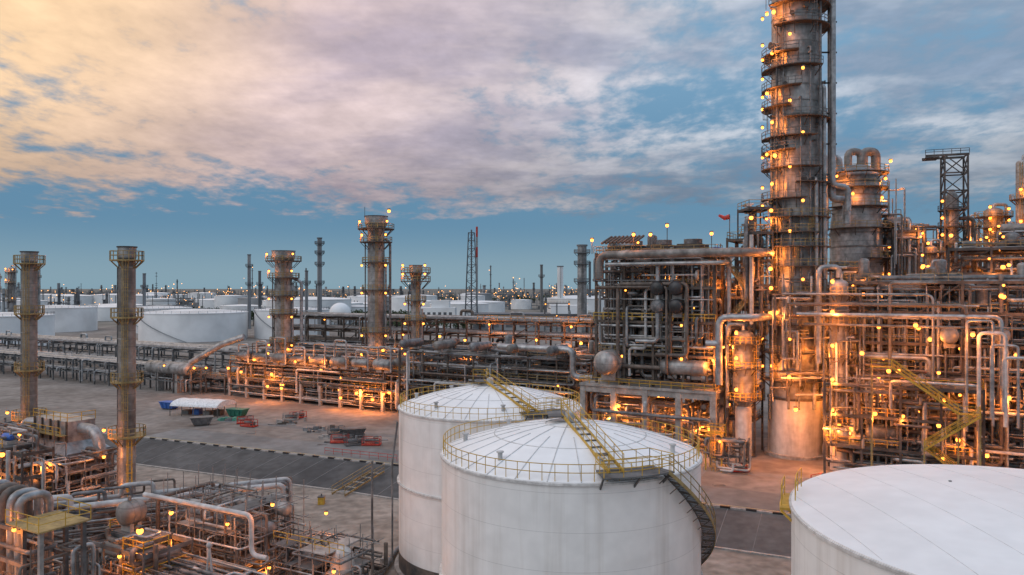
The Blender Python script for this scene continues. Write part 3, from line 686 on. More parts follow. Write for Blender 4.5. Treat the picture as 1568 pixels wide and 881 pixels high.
b.build()
furnace_stack(-22.3, 174, 1.15, 9, 32.6, [13, 20, 24.5, 29, 31]).build()

# ------------------------------------------------------------------ left heater with twin stacks
for x, y in ((-48.7, 95), (-69.4, 108)):
    b = B('heater_stack', x, y)
    r = 1.0
    b.cyl(0, 0, BZ, .2, r + .5, 'concrete', 20); b.cyl(0, 0, .2, 8.6, r, 'pipe_silver', 28)
    b.cyl(0, 0, 8.6, 31.2, r, 'clad_brown', 28); b.cyl(0, 0, 31.2, 32.6, r + .08, 'clad', 28); b.cyl(0, 0, 32.55, 32.7, r + .2, 'steel', 28)
    for z in range(3, 31, 3): b.cyl(0, 0, z, z + .12, r + .06, 'clad', 28)
    for z, w in ((8.8, 1.2), (15.7, .9), (23.8, .9), (31, 1.0)): b.ring(0, 0, z, r, 0, 360, w, 'rail', 'rail', True, .16, .07)
    b.ladder(.5, -r - .3, 8.8, 31, 0, -1, 'rail'); b.ladder(.9, -r - .1, 0, 8.8, .3, -1, 'yellow')
    b.tube([(-r - .2, 0, 30), (-r - .2, 0, 2)], .09, 'pipe_grey', 6)
    for z in (2.5, 6.5, 9.8): b.lamp(-1.9, -1.9, z, 150, .16)
    b.build()
b = B('fired_heater', -59.5, 100, 0, radians(-32))
b.box(-6.5, -3, 1.2, 5.5, 3.5, 6.0, 'heater')
def frus(b, x0, y0, x1, y1, z0, X0, Y0, X1, Y1, z1, m):
    b.add([(x0, y0, z0), (x1, y0, z0), (x1, y1, z0), (x0, y1, z0), (X0, Y0, z1), (X1, Y0, z1), (X1, Y1, z1), (X0, Y1, z1)],
          [(0, 3, 2, 1), (4, 5, 6, 7), (0, 1, 5, 4), (1, 2, 6, 5), (2, 3, 7, 6), (3, 0, 4, 7)], m)
frus(b, -6.5, -3, 5.5, 3.5, 6.0, -4.5, -1.8, 4, 1.8, 7.6, 'pipe_silver'); b.box(-4.5, -1.8, 7.6, 4, 1.8, 10.2, 'pipe_silver')
for x in range(-4, 5, 2): b.beam((x, -1.9, 7.6), (x, -1.9, 10.3), .2, .2, 'steel_rust')
b.box(-4.7, -2.8, 8.5, 4.2, -1.85, 8.56, 'rail'); b.rail([(-4.7, -2.8, 8.5), (4.2, -2.8, 8.5)], 'yellow', 1.1, .07); b.rail([(-4.5, -1.8, 10.2), (4, -1.8, 10.2), (4, 1.8, 10.2)], 'yellow', 1.1, .07)
for x in range(-6, 7, 2): b.beam((x - .5, -3.15, -1.5), (x - .5, -3.15, 6.1), .25, .3, 'steel_rust')
for z in (1.2, 3.8, 6.1): b.beam((-6.6, -3.2, z), (5.6, -3.2, z), .3, .25, 'steel_rust')
for y in (-2, 0, 2): b.beam((5.6, y, -1.5), (5.6, y, 6.1), .2, .25, 'steel_rust')
b.beam((5.65, -3, 3.8), (5.65, 3.5, 3.8), .2, .25, 'steel_rust'); b.box(5.5, -1.6, 1.8, 5.6, -.6, 3.4, 'black'); b.box(5.5, .6, 4.2, 5.62, 1.6, 5.2, 'steel_grey')
for x in range(-5, 5, 2): b.tube([(x, -3.5, 2.2), (x, -3.1, 2.2)], .35, 'pipe_grey', 12); b.tube([(x, -3.5, 5), (x, -3.1, 5)], .25, 'black', 10)
b.box(-7.6, -5.2, 3.7, 6.6, -3.4, 3.8, 'steel_rust'); b.rail([(-7.6, -5.2, 3.8), (6.6, -5.2, 3.8)], 'yellow', 1.1, .08)
b.tube([(-8.5, -1, 5.5), (-8.5, -1, 9), (-4.4, 0, 9)], .7, 'pipe_silver', 16, True, bend=1.2); b.tube([(4, 0, 9.2), (7, .2, 9.2), (8.2, .3, 6)], .7, 'pipe_silver', 16, True, bend=1.3)
for k in range(12): b.lamp(-9 + k * 1.5, -5.6, RND.uniform(1.2, 9), 220 if k % 2 else 0, .16)
jungle(b, -10, -7, -1, 9, -3.8, 7.5, 90, .05, .2); jungle(b, -12, -8, -1, 6, -2.2, 10.5, 50, .05, .16); jungle(b, 5.8, -6, -1, 10, 3, 7, 40, .05, .16)
steelframe(b, -16, -9, 8, -5.5, [2.2, 5.2, 8], 4.8, 4, z0=-1.5, lampp=.5, lp=230, col='steel', rm='yellow', cw=.2, jun=4)
b.build()

b = B('heater_transfer_piping', -40, 60, 0, radians(-30))
for k in range(5):
    x = -3.5 + k * 1.15
    b.tube([(x, 0, BZ), (x, 0, 11.2 - .1 * k), (x, 1.5 + .2 * k, 11.2 - .1 * k), (x, 1.5 + .2 * k, 4)], .34, 'pipe_brown' if k in (1, 2) else 'pipe_silver', 14, True, bend=.9)
for z in (2.5, 6, 8.6): b.beam((-4.5, -.6, z), (3, -.6, z), .25, .3, 'steel_grey'); b.beam((-4.5, 2.6, z), (3, 2.6, z), .25, .3, 'steel_grey')
for x in (-4.5, 3): b.beam((x, -.6, BZ), (x, -.6, 9.2), .3, .3, 'steel_grey'); b.beam((x, 2.6, BZ), (x, 2.6, 9.2), .3, .3, 'steel_grey')
b.box(2.2, -1.5, 9.3, 6.8, 2.4, 9.42, 'rail'); b.rail([(2.2, -1.5, 9.4), (6.8, -1.5, 9.4), (6.8, 2.4, 9.4), (2.2, 2.4, 9.4)], 'yellow', 1.1, .05)
b.beam((6.5, -1.2, BZ), (6.5, -1.2, 9.3), .3, .3, 'concrete'); b.beam((6.5, 2, BZ), (6.5, 2, 9.3), .3, .3, 'steel_grey')
for x, y, z in ((-3, -1.5, 7.5), (-1.5, -1.6, 3), (.8, -1.5, 5.5), (2.4, -1, 8.8), (4, -2, 3)): b.lamp(x, y, z, 170, .12, dy=-.6)
jungle(b, -5, -2, -1, 7, 4, 8, 45, .05, .14)
b.build()
b = B('low_pipe_rack', -60, 68, 0, radians(25))
for i in range(9):
    x = i * 4.8
    for y in (0, 3.4): b.beam((x, y, BZ), (x, y, 5.0), .25, .25, 'steel_grey')
    for z in (2.4, 4.9): b.beam((x, -.4, z), (x, 3.8, z), .22, .28, 'steel_grey')
for z, ys in ((5.4, [(0.1, .33, 'pipe_white'), (1.1, .2, 'pipe_grey'), (1.9, .15, 'pipe_grey'), (2.6, .26, 'pipe_white'), (3.3, .12, 'pipe_brown')]), (2.8, [(.3, .2, 'pipe_silver'), (1.2, .26, 'pipe_grey'), (2.2, .15, 'pipe_brown'), (3, .2, 'pipe_silver')])):
    for y, r, m in ys: b.tube([(-8, y, z), (14 + y * 3, y, z), (14 + y * 3, y, z + 1.1), (17 + y * 3, y, z + 1.1), (17 + y * 3, y, z), (38 + y * .4, y, z), (38 + y * .4, y, 0)], r, m, 12, True, bend=r * 2.5)
jungle(b, 0, -2.5, -1.2, 37, 4, 4.5, 110, .04, .14)
for k in range(6): b.lamp(4 + k * 6, -.8, 3.8, 110 if k % 2 else 0, .12)
b.build()
def scaffold(b, x0, y0, x1, y1, z0, z1, sp=1.9, m='scaffold'):
    nx = int((x1 - x0) / sp); ny = int((y1 - y0) / sp); nz = int((z1 - z0) / sp)
    for i in range(nx + 1):
        for j in range(ny + 1):
            b.tube([(x0 + i * sp, y0 + j * sp, z0), (x0 + i * sp, y0 + j * sp, z1 + RND.uniform(-.2, 1.2))], .045, m, 5)
    for k in range(1, nz + 1):
        z = z0 + k * sp
        for j in range(ny + 1): b.tube([(x0 - .3, y0 + j * sp, z), (x1 + .3, y0 + j * sp, z)], .045, m, 5)
        for i in range(nx + 1): b.tube([(x0 + i * sp, y0 - .3, z), (x0 + i * sp, y1 + .3, z)], .045, m, 5)
        for i in range(nx):
            if RND.random() < .45: b.tube([(x0 + i * sp, y0, z - sp), (x0 + (i + 1) * sp, y0, z)], .035, m, 5)
            if RND.random() < .5: b.box(x0 + i * sp, y0, z + .03, x0 + (i + 1) * sp, y0 + sp * RND.randint(1, max(1, ny)), z + .08, 'concrete' if RND.random() < .5 else 'steel_grey')
b = B('scaffolded_exchanger', -28, 76, 0, radians(-28))
scaffold(b, -7.5, -4, 6.5, 4, BZ, 7.4)
b.vessel((-5, -1.2, 4.2), (6, -1.2, 4.2), .8, 'pipe_grey', 18, 4); b.vessel((-4, 1.5, 5.4), (5.5, 1.5, 5.4), .65, 'clad', 18, 4); b.vessel((-5, -1.5, 1.2), (5, -1.5, 1.2), .8, 'pipe_grey', 18, 4)
b.tube([(-8, -4.4, 6.6), (7, -4.4, 6.6), (7, -4.4, 3), (9, -4.4, 3)], .24, 'pipe_white', 12, True, bend=.8)
jungle(b, -7, -4.6, -1, 7.5, 3, 6.5, 70, .04, .15)
for x, y, z in ((-3, -4.5, 3), (4, -4.5, 5.4), (8.2, -3, 7.4), (1, -4.6, .8)): b.lamp(x, y, z, 120, .13)
b.build()
b = B('scaffolded_exchanger', -17.5, 71.5, 0, radians(-28))
scaffold(b, -4, -3, 4.5, 3, BZ, 3.8, 1.6)
b.tube([(2.6, -1, z) for z in (BZ, 2.4, 3.0, 3.4, 3.6)], [1.1, 1.1, .95, .6, .05], 'skirt', 22, False)
b.vessel((-4, -.5, 1.8), (.5, -.5, 1.8), .6, 'pipe_grey', 16, 3); b.vessel((-3, -2.2, .2), (1, -2.2, .2), .55, 'clad', 16, 2)
jungle(b, -5, -4, -1.2, 5.5, 3, 3.2, 60, .04, .14)
b.rail([(-4, -3, 3.6), (4.5, -3, 3.6)], 'yellow', 1.0, .05)
for x, y, z in ((-2.5, 2.5, 5.0), (3.6, -3.3, 2.2), (-4.6, -3, 1)): b.lamp(x, y, z, 120, .13)
b.build()
b = B('process_skid', -27, 67, 0, radians(-30))
for k in range(2):
    b.tube([(-.8 + k * 1.6, 0, BZ), (0, 0, 4.4)], .09, 'pipe_white', 8); b.tube([(0, -.8 + k * 1.6, BZ), (0, 0, 4.4)], .09, 'pipe_white', 8)
for z in (.2, 1.8): b.tube([(-.55 + z * .15, 0, z), (.55 - z * .15, 0, z)], .05, 'pipe_white', 6)
b.sphere(0, 0, 4.5, .28, 'pipe_white', 12, 8)
b.tube([(2, -2, BZ), (2, -2, .4), (6, -2, .4), (6, 1, .4), (13, 1, .4)], .22, 'pipe_white', 12, True, bend=.7)
b.tube([(1, -3, -.8), (9, -3, -.8), (9, 0, -.8), (15, 0, -.8)], .18, 'pipe_silver', 12, True, bend=.6)
b.box(3, -.8, BZ, 3.7, -.1, 1.6, 'yellow'); b.cyl(3.35, -.45, 1.6, 2.1, .15, 'steel_grey', 8); b.lamp(3.2, -1.3, 1.4, 100, .12); b.lamp(-6, -1, .5, 100, .12)
jungle(b, -14, -4, -1.3, 10, 2, 2.5, 110, .04, .14)
steelframe(b, -14, -3, -5, 2, [1.2, 3.6], 3, 3, z0=BZ, lampp=.4, lp=100, cw=.15, col='steel_grey', jun=5, rm='yellow')
b.build()
b = B('tank_feed_piping', -12.5, 66, 0, 0)
b.tube([(-2, 2, -1), (-.5, 9, -1), (-.2, 14, -1), (0, 16, -1), (1.2, 18, -1)], .3, 'pipe_grey', 10, True, bend=1)
b.tube([(-2.4, 14, BZ), (-2.4, 14, 9)], .12, 'pipe_grey', 6); b.tube([(-4, -6, -1.2), (3, 3, -1.2), (3, 6, -1.2)], .2, 'green', 10, True, bend=1)
for k in range(4): b.cyl(-1.5 + k * .1, 4 + k * 3, BZ, -1, .2, 'concrete', 8)
b.build()

# ------------------------------------------------------------------ plaza objects
b = B('canopy_tent', -67, 163, 0, radians(-14))
n = 10; L = 5.8
for s_ in range(4):
    x0 = -L + s_ * L / 2; x1 = x0 + L / 2
    for k in range(n):
        a0, a1 = pi * k / n, pi * (k + 1) / n
        def pt(x, a, sag=0): return (x, -3.4 * cos(a), 2.1 + (1.2 - sag) * max(0, sin(a)))
        xm = (x0 + x1) / 2
        b.add([pt(x0, a0), pt(xm, a0, .12), pt(xm, a1, .12), pt(x0, a1)], [(0, 1, 2, 3)], 'tent_white', True)
        b.add([pt(xm, a0, .12), pt(x1, a0), pt(x1, a1), pt(xm, a1, .12)], [(0, 1, 2, 3)], 'tent_white', True)
for xe in (-L, L):
    vs = [(xe, -3.4 * cos(pi * k / 8), 2.1 + 1.2 * sin(pi * k / 8)) for k in range(9)]
    b.add(vs, [tuple(range(9))], 'tent_white')
for x in (-5.8, -2.9, 0, 2.9, 5.8):
    for y in (-3.3, 3.3): b.beam((x, y, 0), (x, y, 2.1), .12, .12, 'steel_grey')
for k in range(4): b.box(-4.6 + k * 2.6, -1, 0, -3.0 + k * 2.6, .4, .9 + .3 * (k % 2), ('steel_grey', 'blue', 'concrete', 'steel_rust')[k])
b.build()
def skid(name, x, y, m, ang=0, s=1.):
    b = B(name, x, y, 0, ang)
    b.box(-1.8 * s, -.9 * s, .1, 1.8 * s, .9 * s, .3, m)
    for xx in (-1.7, 1.7):
        for yy in (-.8, .8): b.beam((xx * s, yy * s, .3), (xx * s, yy * s, 1.5 * s), .1, .1, m)
    for hh in (.9, 1.5):
        for yy in (-.8, .8): b.beam((-1.7 * s, yy * s, hh * s), (1.7 * s, yy * s, hh * s), .08, .08, m)
    b.vessel((-1.1 * s, 0, .8), (.5 * s, 0, .8), .35 * s, 'steel_grey', 12, 1, False)
    b.box(.7 * s, -.4 * s, .3, 1.4 * s, .4 * s, 1.1 * s, 'steel_grey')
    b.tube([(.4, 0, 1), (.4, 0, 1.7 * s), (1.4 * s, 0, 1.7 * s)], .08, 'steel_grey', 6, True, bend=.3)
    return b
for x, y, m, a in ((-54, 152, 'red', .3), (-52, 148.5, 'red', -.4), (-30.5, 133, 'red', .1), (-27.5, 131, 'steel_grey', .4), (-24.5, 131, 'red', 0), (-33, 141, 'steel_grey', .2), (-45, 158, 'red', .8),
                   (34, 112, 'red', 0), (43.5, 106, 'red', .5), (-46, 156, 'concrete', .2)):
    skid('pump_skid', x, y, m, a, .9 if x < 0 else .7).build()
for x, y, m, a in ((-58.5, 160, 'green', -.3), (-77.5, 170, 'blue', -.4), (-29, 138, 'steel_grey', .2), (-62, 150, 'steel_grey', .4)):
    b = B('waste_skip', x, y, 0, a)
    frus(b, -1.5, -.9, 1.5, .9, .25, -2.1, -1.1, 2.1, 1.1, 1.6, m); b.box(-2.2, -1.2, 1.6, 2.2, 1.2, 1.7, m)
    for xx in (-1, 0, 1): b.beam((xx, -1.0, .2), (xx * 1.3, -1.22, 1.6), .12, .12, m)
    b.box(-1.4, -.8, .02, 1.4, -.6, .25, 'steel'); b.box(-1.4, .6, .02, 1.4, .8, .25, 'steel')
    b.build()
b = B('tarpaulin_pile', -58.5, 156, 0)
for k in range(9):
    x, y = RND.uniform(-2, 2), RND.uniform(-1, 1); b.tube([(x, y, 0), (x + .1, y, .4), (x, y + .1, .6)], [1.0, .7, .1], RND.choice(['green', 'green', 'steel_grey']), 7, False, smooth=False)
b.build()
b = B('material_stack')
for cxx, cyy in ((-46, 152), (-31, 136), (-38, 144), (-26, 134)):
    for k in range(9):
        x = cxx + RND.gauss(0, 1.6); y = cyy + RND.gauss(0, 1.6); w = RND.uniform(.3, 1.2)
        b.box(x, y, .0, x + w, y + RND.uniform(.3, .8), RND.uniform(.2, .8), RND.choice(['concrete', 'steel_grey', 'pipe_grey', 'steel_rust', 'kerb', 'pipe_silver']))
    for k in range(4):
        x = cxx + RND.gauss(0, 1.5); y = cyy + RND.gauss(0, 1.5); a = RND.uniform(-.6, .3); q = RND.uniform(1, 2.5)
        b.tube([(x, y, .12), (x + q * cos(a), y + q * sin(a), .12)], .08, RND.choice(['pipe_silver', 'pipe_grey']), 6)
b.build()
b = B('safety_barrier')
b.rail([(-31 + 1.6 * k, 124.4 - .7 * k, 0) for k in range(9)], 'red', 1.0, .06)
b.build()
b = B('valve_box', -25.5, 100.5, BZ)
b.box(-.4, -.4, 0, .4, .4, 1.0, 'yellow'); b.box(-.46, -.46, 1.0, .46, .46, 1.08, 'steel_grey'); b.cyl(0, 0, 1.08, 1.4, .1, 'steel_grey', 8)
b.build()
b = B('access_platform', 30.8, 113.5, 0, radians(-30))
b.box(-1.2, -1.2, 5.5, 1.2, 1.2, 5.6, 'yellow'); b.rail([(-1.2, -1.2, 5.6), (1.2, -1.2, 5.6), (1.2, 1.2, 5.6), (-1.2, 1.2, 5.6)], 'yellow', 1.1, .08, closed=True)
for x in (-1.2, 1.2):
    for y in (-1.2, 1.2): b.beam((x, y, 0), (x, y, 5.5), .18, .18, 'yellow')
b.ladder(0, -1.3, 0, 6.6, 0, -1, 'yellow'); jungle(b, -1.5, -2, .4, 5, 3, 5, 30, .06, .2); b.lamp(1, -1.5, 4.6, 250, .16)
b.build()

# ------------------------------------------------------------------ background plant
def far_tank(x, y, r, h, m='far_white', name='storage_tank'):
    b = B(name, x, y)
    n = 64 if r > 15 else 40
    b.tube([(0, 0, 0), (0, 0, h)], r, m, n, False); b.tube([(0, 0, h - .5), (0, 0, h - .1)], r + .25, m, n)
    b.tube([(0, 0, h), (0, 0, h + r * .04), (0, 0, h + r * .06)], [r, r * .5, .1], m, n, False)
    if y < 560:
        k = 40; b.rail([(r * cos(2 * pi * i / k), r * sin(2 * pi * i / k), h) for i in range(k)], 'far_grey_haze', 1.1, .12, 6, closed=True)
        pts = [((r + .7) * cos(a), (r + .7) * sin(a), h * (1 - (a + 2.6) / 1.3)) for a in [-2.6 + 1.3 * i / 12 for i in range(13)]]
        for p, q in zip(pts, pts[1:]): b.beam(p, q, .4, .3, 'far_grey_haze')
    b.build()
for x, y, r, h in ((-243, 357, 22, 14.5), (-170, 402, 27, 14.5), (-122, 417, 20, 15.5), (-222, 470, 20, 15), (-290, 480, 22, 15), (-45, 640, 25, 14)):
    far_tank(x, y, r, h)
for k in range(75):
    y = RND.uniform(560, 1400); x = RND.uniform(-.72, .1) * y if RND.random() < .8 else RND.uniform(.1, .5) * y
    far_tank(x, y, RND.uniform(12, 32), RND.uniform(11, 20), 'far_white' if RND.random() < .88 else 'far_grey_haze')
b = B('spherical_gas_tank', -119, 520)
b.sphere(0, 0, 9.5, 7.5, 'far_white', 28, 16)
for k in range(8): a = k * pi / 4; b.cyl(7.3 * cos(a), 7.3 * sin(a), 0, 9.5, .4, 'far_grey_haze', 6)
b.build()
b = B('refinery_skyline')
for c_ in range(78):
    cy_ = RND.uniform(600, 2100); cx_ = RND.uniform(-.74, .42) * cy_; big = RND.random() < .3; hs = RND.uniform(.55, 1.25)
    for k in range(RND.randint(4, 16)):
        y = cy_ + RND.gauss(0, 30); x = cx_ + RND.gauss(0, 28 + cy_ * .02)
        h = RND.uniform(12, 34) * hs + (RND.random() < .12) * RND.uniform(8, 40) * (1.3 if big else .6); r = RND.uniform(.5, 2.4) * (y / 1500 + .3)
        if h > 45: r *= .6
        if RND.random() < .6:
            b.cyl(x, y, 0, h, r, RND.choice(['far_steel_haze', 'far_grey_haze', 'far_steel_haze']), 8, r * RND.uniform(.5, 1))
            for q in range(RND.randint(1, 5)): z = h * RND.uniform(.4, 1); b.cyl(x, y, z, z + .5, r + 1.0, 'far_steel_haze', 8)
        else:
            w = RND.uniform(6, 22)
            for q in range(RND.randint(2, 5)):
                z = q * 4.5; b.box(x - w, y, z, x + w * RND.uniform(.2, 1), y + 6, z + .8, 'far_steel_haze')
            for q in range(6): xx = x - w + 2 * w * q / 5; b.box(xx, y - .3, 0, xx + .6, y, RND.uniform(8, 24), 'far_steel_haze')
            b.box(x - w * .5, y + 1, 0, x + w * .4, y + 6, RND.uniform(4, 12), RND.choice(['far_grey_haze', 'far_steel_haze', 'far_white']))
        for q in range(RND.randint(0, 4)):
            b.sphere(x + RND.uniform(-12, 12), y - 2, RND.uniform(4, h), .34 * y / 700 * RND.uniform(.6, 1.3), 'bulb_far', 6, 4)
b.build()
b = B('background_process_unit', 0, 0)
for k in range(34):
    y = RND.uniform(250, 420); x = RND.uniform(-.05, .2) * y + 30 if k < 14 else RND.uniform(.0, .75) * y + 40
    w = RND.uniform(6, 14); h = RND.uniform(8, 22)
    steelframe(b, x, y, x + w, y + 8, [h * .33, h * .66, h], 7, 8, lampp=.6, lp=0, col='far_steel_haze', equip=.4, jun=.25)
b.build()
b = B('warehouse', 45, 480)
b.box(-70, 0, 0, 55, 30, 10, 'far_grey_haze'); b.box(-70, -1, 10.02, 55, 31, 10.6, 'far_steel_haze'); b.box(-20, 2, 10.6, 4, 20, 16, 'far_white')
for k in range(14): b.box(-66 + k * 8.6, -.06, 2, -62 + k * 8.6, -.01, 6, 'far_steel_haze')
b.build()
b = B('control_building', -48, 500)
b.box(-14, 0, 0, 10, 16, 14, 'far_white'); b.box(-6, 2, 14, 6, 12, 19, 'far_white')
for k in range(6): b.box(-12 + k * 3.6, -.06, 9, -10 + k * 3.6, -.01, 11, 'far_steel_haze')
b.build()
def chimney(name, x, y, r, h, m, plats=(), cap=True):
    b = B(name, x, y); b.cyl(0, 0, 0, h, r, m, 20, r * .9)
    for z in plats: b.ring(0, 0, z, r, 0, 360, 1.3, 'far_steel_haze', 'far_steel_haze', True, .3, .12)
    b.cyl(0, 0, h, h + .6, r * 1.1, 'far_steel_haze', 20); b.ladder(0, -r - .3, 0, h, 0, -1, 'far_steel_haze'); return b
chimney('chimney', 28, 300, 2.0, 44, 'clad', (30, 37, 41.5)).build()
chimney('chimney', -102.5, 400, 1.3, 53.5, 'far_grey_haze', (30, 40, 46, 51)).build()
chimney('chimney', -110, 402, .9, 36, 'far_grey_haze', (30,)).build()
chimney('chimney', -175, 500, 1.2, 49, 'far_grey_haze', (30, 42)).build()
chimney('chimney', -168, 500, 1.0, 38, 'far_steel_haze', (30,)).build()
chimney('chimney', -235, 480, 1.0, 36, 'far_grey_haze', (28,)).build()
chimney('chimney', -268, 520, 1.2, 34, 'far_grey_haze').build()
chimney('white_silo', 36, 560, 2.4, 43, 'far_white').build()
chimney('chimney', 22, 560, 1.1, 44, 'far_steel_haze', (36,)).build()
chimney('chimney', 58, 560, 1.0, 46, 'far_steel_haze').build()
tower('fractionating_column', -254, 400, 1.8, 36, [20, 27, 33], 'clad').build()
tower('fractionating_column', -280, 420, 1.8, 38, [20, 30, 36], 'clad').build()
tower('fractionating_column', -292, 425, 1.6, 34, [20, 27, 33], 'clad').build()
b = B('flare_tower', -27, 500)
lattice(b, 0, 0, 9, 4, 0, 64, 12, 'far_steel_haze', .32)
for k in range(10): b.cyl(3.6, 0, k * 6.8, k * 6.8 + 6.8, .7, 'red' if k % 2 and k > 5 else 'far_grey_haze', 10)
b.cyl(0, 0, 0, 66, .5, 'far_steel_haze', 8)
b.build()
def tree_belt(name, x0, x1, y, n, h):
    b = B(name)
    for k in range(n):
        x = x0 + (x1 - x0) * (k + RND.random()) / n; yy = y + RND.uniform(-12, 12); H = h * RND.uniform(.6, 1.15)
        b.tube([(x, yy, 0), (x + .3, yy, H * .45), (x + RND.uniform(-1, 1), yy, H * .8)], [.35, .25, .1], 'steel', 5)
        for q in range(3): a = RND.uniform(0, 6.3); b.tube([(x + .2, yy, H * .4), (x + 2 * cos(a), yy + 2 * sin(a), H * .7)], [.16, .05], 'steel', 4)
        vs = []; fs = []
        for q in range(110):
            u = V((RND.gauss(0, 1), RND.gauss(0, 1), RND.gauss(0, .8))); u = u.normalized() * RND.uniform(.3, 1)
            c = V((x, yy, H * .68)) + V((u.x * H * .42, u.y * H * .42, u.z * H * .36)); w = H * .075
            a = V((RND.uniform(-1, 1), RND.uniform(-1, 1), RND.uniform(-1, 1))) * w; d = V((RND.uniform(-1, 1), RND.uniform(-1, 1), RND.uniform(-1, 1))) * w
            o = len(vs); vs += [tuple(c - a), tuple(c + d), tuple(c + a), tuple(c - d)]; fs.append((o, o + 1, o + 2, o + 3))
        b.add(vs, fs, 'foliage')
    b.build()
tree_belt('tree_belt', -330, -205, 640, 34, 11)
tree_belt('tree_belt', -245, -70, 545, 66, 11)
tree_belt('tree_belt', -90, -20, 470, 22, 8)
tree_belt('tree_belt', -600, 500, 1300, 130, 15)

# ------------------------------------------------------------------ world
w = bpy.data.worlds.new('World'); scene.world = w; w.use_nodes = True
w.cycles.sampling_method = 'MANUAL'; w.cycles.sample_map_resolution = 256
nt = w.node_tree; N = nt.nodes; L = nt.links; N.clear()
def nd(t, **k):
    n = N.new(t)
    for a, c in k.items(): setattr(n, a, c)
    return n
def mth(op, a, b=None, clamp=False):
    n = nd('ShaderNodeMath', operation=op); n.use_clamp = clamp
    for i, q in enumerate((a, b)):
        if q is None: continue
        if isinstance(q, (int, float)): n.inputs[i].default_value = q
        else: L.new(q, n.inputs[i])
    return n.outputs[0]
def mrange(v, a, b, c=0, d=1, smooth=True):
    n = nd('ShaderNodeMapRange'); n.interpolation_type = 'SMOOTHSTEP' if smooth else 'LINEAR'
    for i, q in enumerate((a, b, c, d)): n.inputs[i + 1].default_value = q
    L.new(v, n.inputs[0]); return n.outputs[0]
def mix(f, a, b):
    n = nd('ShaderNodeMix', data_type='RGBA')
    if isinstance(f, (int, float)): n.inputs[0].default_value = f
    else: L.new(f, n.inputs[0])
    for i, q in ((6, a), (7, b)):
        if isinstance(q, tuple): n.inputs[i].default_value = (*q, 1)
        else: L.new(q, n.inputs[i])
    return n.outputs[2]
tc = nd('ShaderNodeTexCoord'); sp = nd('ShaderNodeSeparateXYZ'); L.new(tc.outputs['Generated'], sp.inputs[0])
X, Y, Z = sp.outputs
zc = mth('MAXIMUM', Z, 0.0); den = mth('ADD', zc, .14)
cx = mth('DIVIDE', X, den); cy = mth('DIVIDE', Y, den)
cb = nd('ShaderNodeCombineXYZ'); L.new(cx, cb.inputs[0]); L.new(cy, cb.inputs[1])
def noise(scale, detail, rough, dist=0, off=(0, 0, 0), sc=(1, 1, 1), rz=0):
    mp = nd('ShaderNodeMapping'); mp.inputs['Location'].default_value = off; mp.inputs['Scale'].default_value = sc; mp.inputs['Rotation'].default_value = (0, 0, rz)
    L.new(cb.outputs[0], mp.inputs[0])
    n = nd('ShaderNodeTexNoise'); n.inputs['Scale'].default_value = scale; n.inputs['Detail'].default_value = detail; n.inputs['Roughness'].default_value = rough; n.inputs['Distortion'].default_value = dist
    L.new(mp.outputs[0], n.inputs['Vector']); return n.outputs[0]
nA = noise(.8, 4, .55, .2, (3.1, 1.7, 0), (1, 1, 1), radians(15))
nB = noise(3.2, 4, .55, .2, (0, 4, 0), (1, .8, 1), radians(20))
nD = noise(11, 4, .6, .1, (5, 2, 0), (1, .7, 1), radians(25))
nC = noise(1.3, 5, .6, .2, (9, 2, 0), (.8, 1.1, 1), radians(10))
warm = nd('ShaderNodeVectorMath', operation='DOT_PRODUCT'); L.new(tc.outputs['Generated'], warm.inputs[0])
d = V((-.64, .66, .42)).normalized(); warm.inputs[1].default_value = d
wv = warm.outputs['Value']
wf = mrange(wv, .86, .995); wide = mrange(wv, .50, .92)
dens = mth('ADD', mth('ADD', mth('MULTIPLY', nA, .46), mth('MULTIPLY', nB, .28)), mth('MULTIPLY', nD, .26))
elev = mrange(Z, .045, .16, -.16, .09)
lft = mrange(X, .0, .45, .012, -.028)
dens = mth('ADD', mth('ADD', dens, elev), lft)
mask = mrange(dens, .45, .59)
blue = mix(mrange(Z, 0, .09), (.24, .39, .49), (.10, .25, .41))
blue = mix(mrange(Z, .10, .34), blue, (.22, .41, .60))
sky = nd('ShaderNodeTexSky', sky_type='NISHITA'); sky.sun_disc = False
SUN = V((-.60, -.42, .62)).normalized()
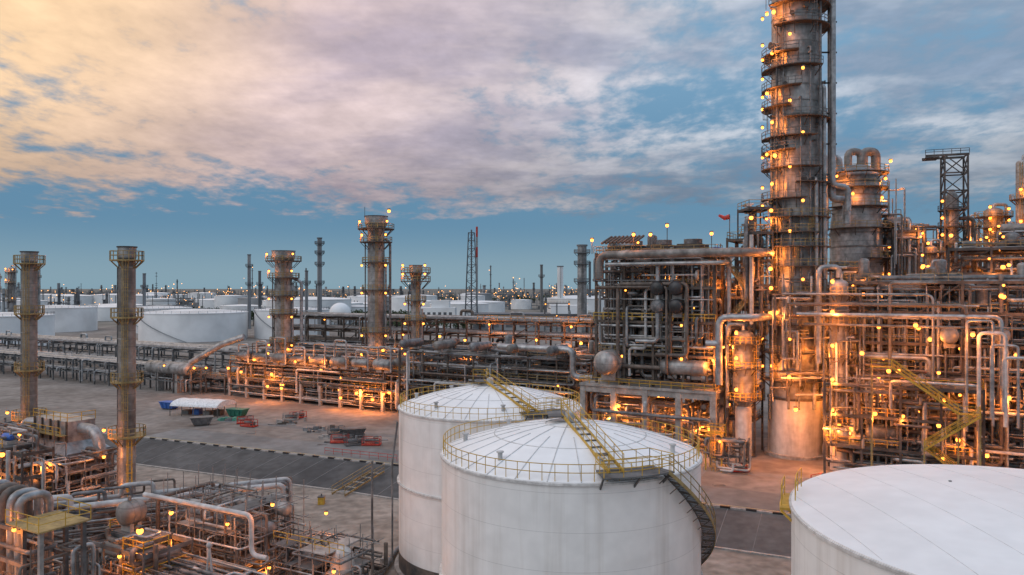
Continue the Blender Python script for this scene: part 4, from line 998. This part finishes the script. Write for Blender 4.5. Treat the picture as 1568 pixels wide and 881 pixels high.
sky.sun_elevation = math.asin(SUN.z); sky.sun_rotation = atan2(SUN.x, SUN.y); sky.air_density = 1.2; sky.dust_density = 1.0
skys = nd('ShaderNodeVectorMath', operation='SCALE'); L.new(sky.outputs[0], skys.inputs[0]); skys.inputs['Scale'].default_value = .07
blue = mix(.15, blue, skys.outputs[0])
cool = mix(mrange(nC, .38, .62), (.26, .34, .46), (.62, .67, .75))
pink = mix(mrange(nC, .35, .62), (.56, .45, .51), (.86, .66, .64))
cloud = mix(wide, cool, pink)
cloud = mix(wf, cloud, (1.12, .76, .43))
low = mrange(Z, .07, .25, .55, 1.0)
det = mth('MULTIPLY', mth('MULTIPLY', mrange(nB, .3, .7, .88, 1.1, False), mrange(nD, .3, .7, .90, 1.08, False)), low)
cs = nd('ShaderNodeVectorMath', operation='SCALE'); L.new(cloud, cs.inputs[0]); L.new(det, cs.inputs['Scale'])
mk = mth('MULTIPLY', mask, .93)
col = mix(mk, blue, cs.outputs[0])
up = mrange(Z, .42, .8, 1.0, 1.6)
fin = nd('ShaderNodeVectorMath', operation='SCALE'); L.new(col, fin.inputs[0]); L.new(up, fin.inputs['Scale'])
bg = nd('ShaderNodeBackground'); L.new(fin.outputs[0], bg.inputs[0]); bg.inputs[1].default_value = 1.0
out = nd('ShaderNodeOutputWorld'); L.new(bg.outputs[0], out.inputs[0])

sl = bpy.data.lights.new('sun', 'SUN'); sl.energy = .75; sl.angle = radians(50); sl.color = (1, .93, .87)
so = bpy.data.objects.new('sun', sl); so.rotation_euler = (-SUN).to_track_quat('-Z', 'Y').to_euler(); scene.collection.objects.link(so)

cam = bpy.data.cameras.new('camera'); co = bpy.data.objects.new('camera', cam); scene.collection.objects.link(co)
co.location = (0, 0, 27.5); co.rotation_euler = (radians(90), 0, 0)
cam.lens = 26.4; cam.sensor_width = 36; cam.clip_end = 20000; cam.clip_start = .5
scene.camera = co
scene.view_settings.view_transform = 'Standard'; scene.view_settings.look = 'None'; scene.view_settings.exposure = 0
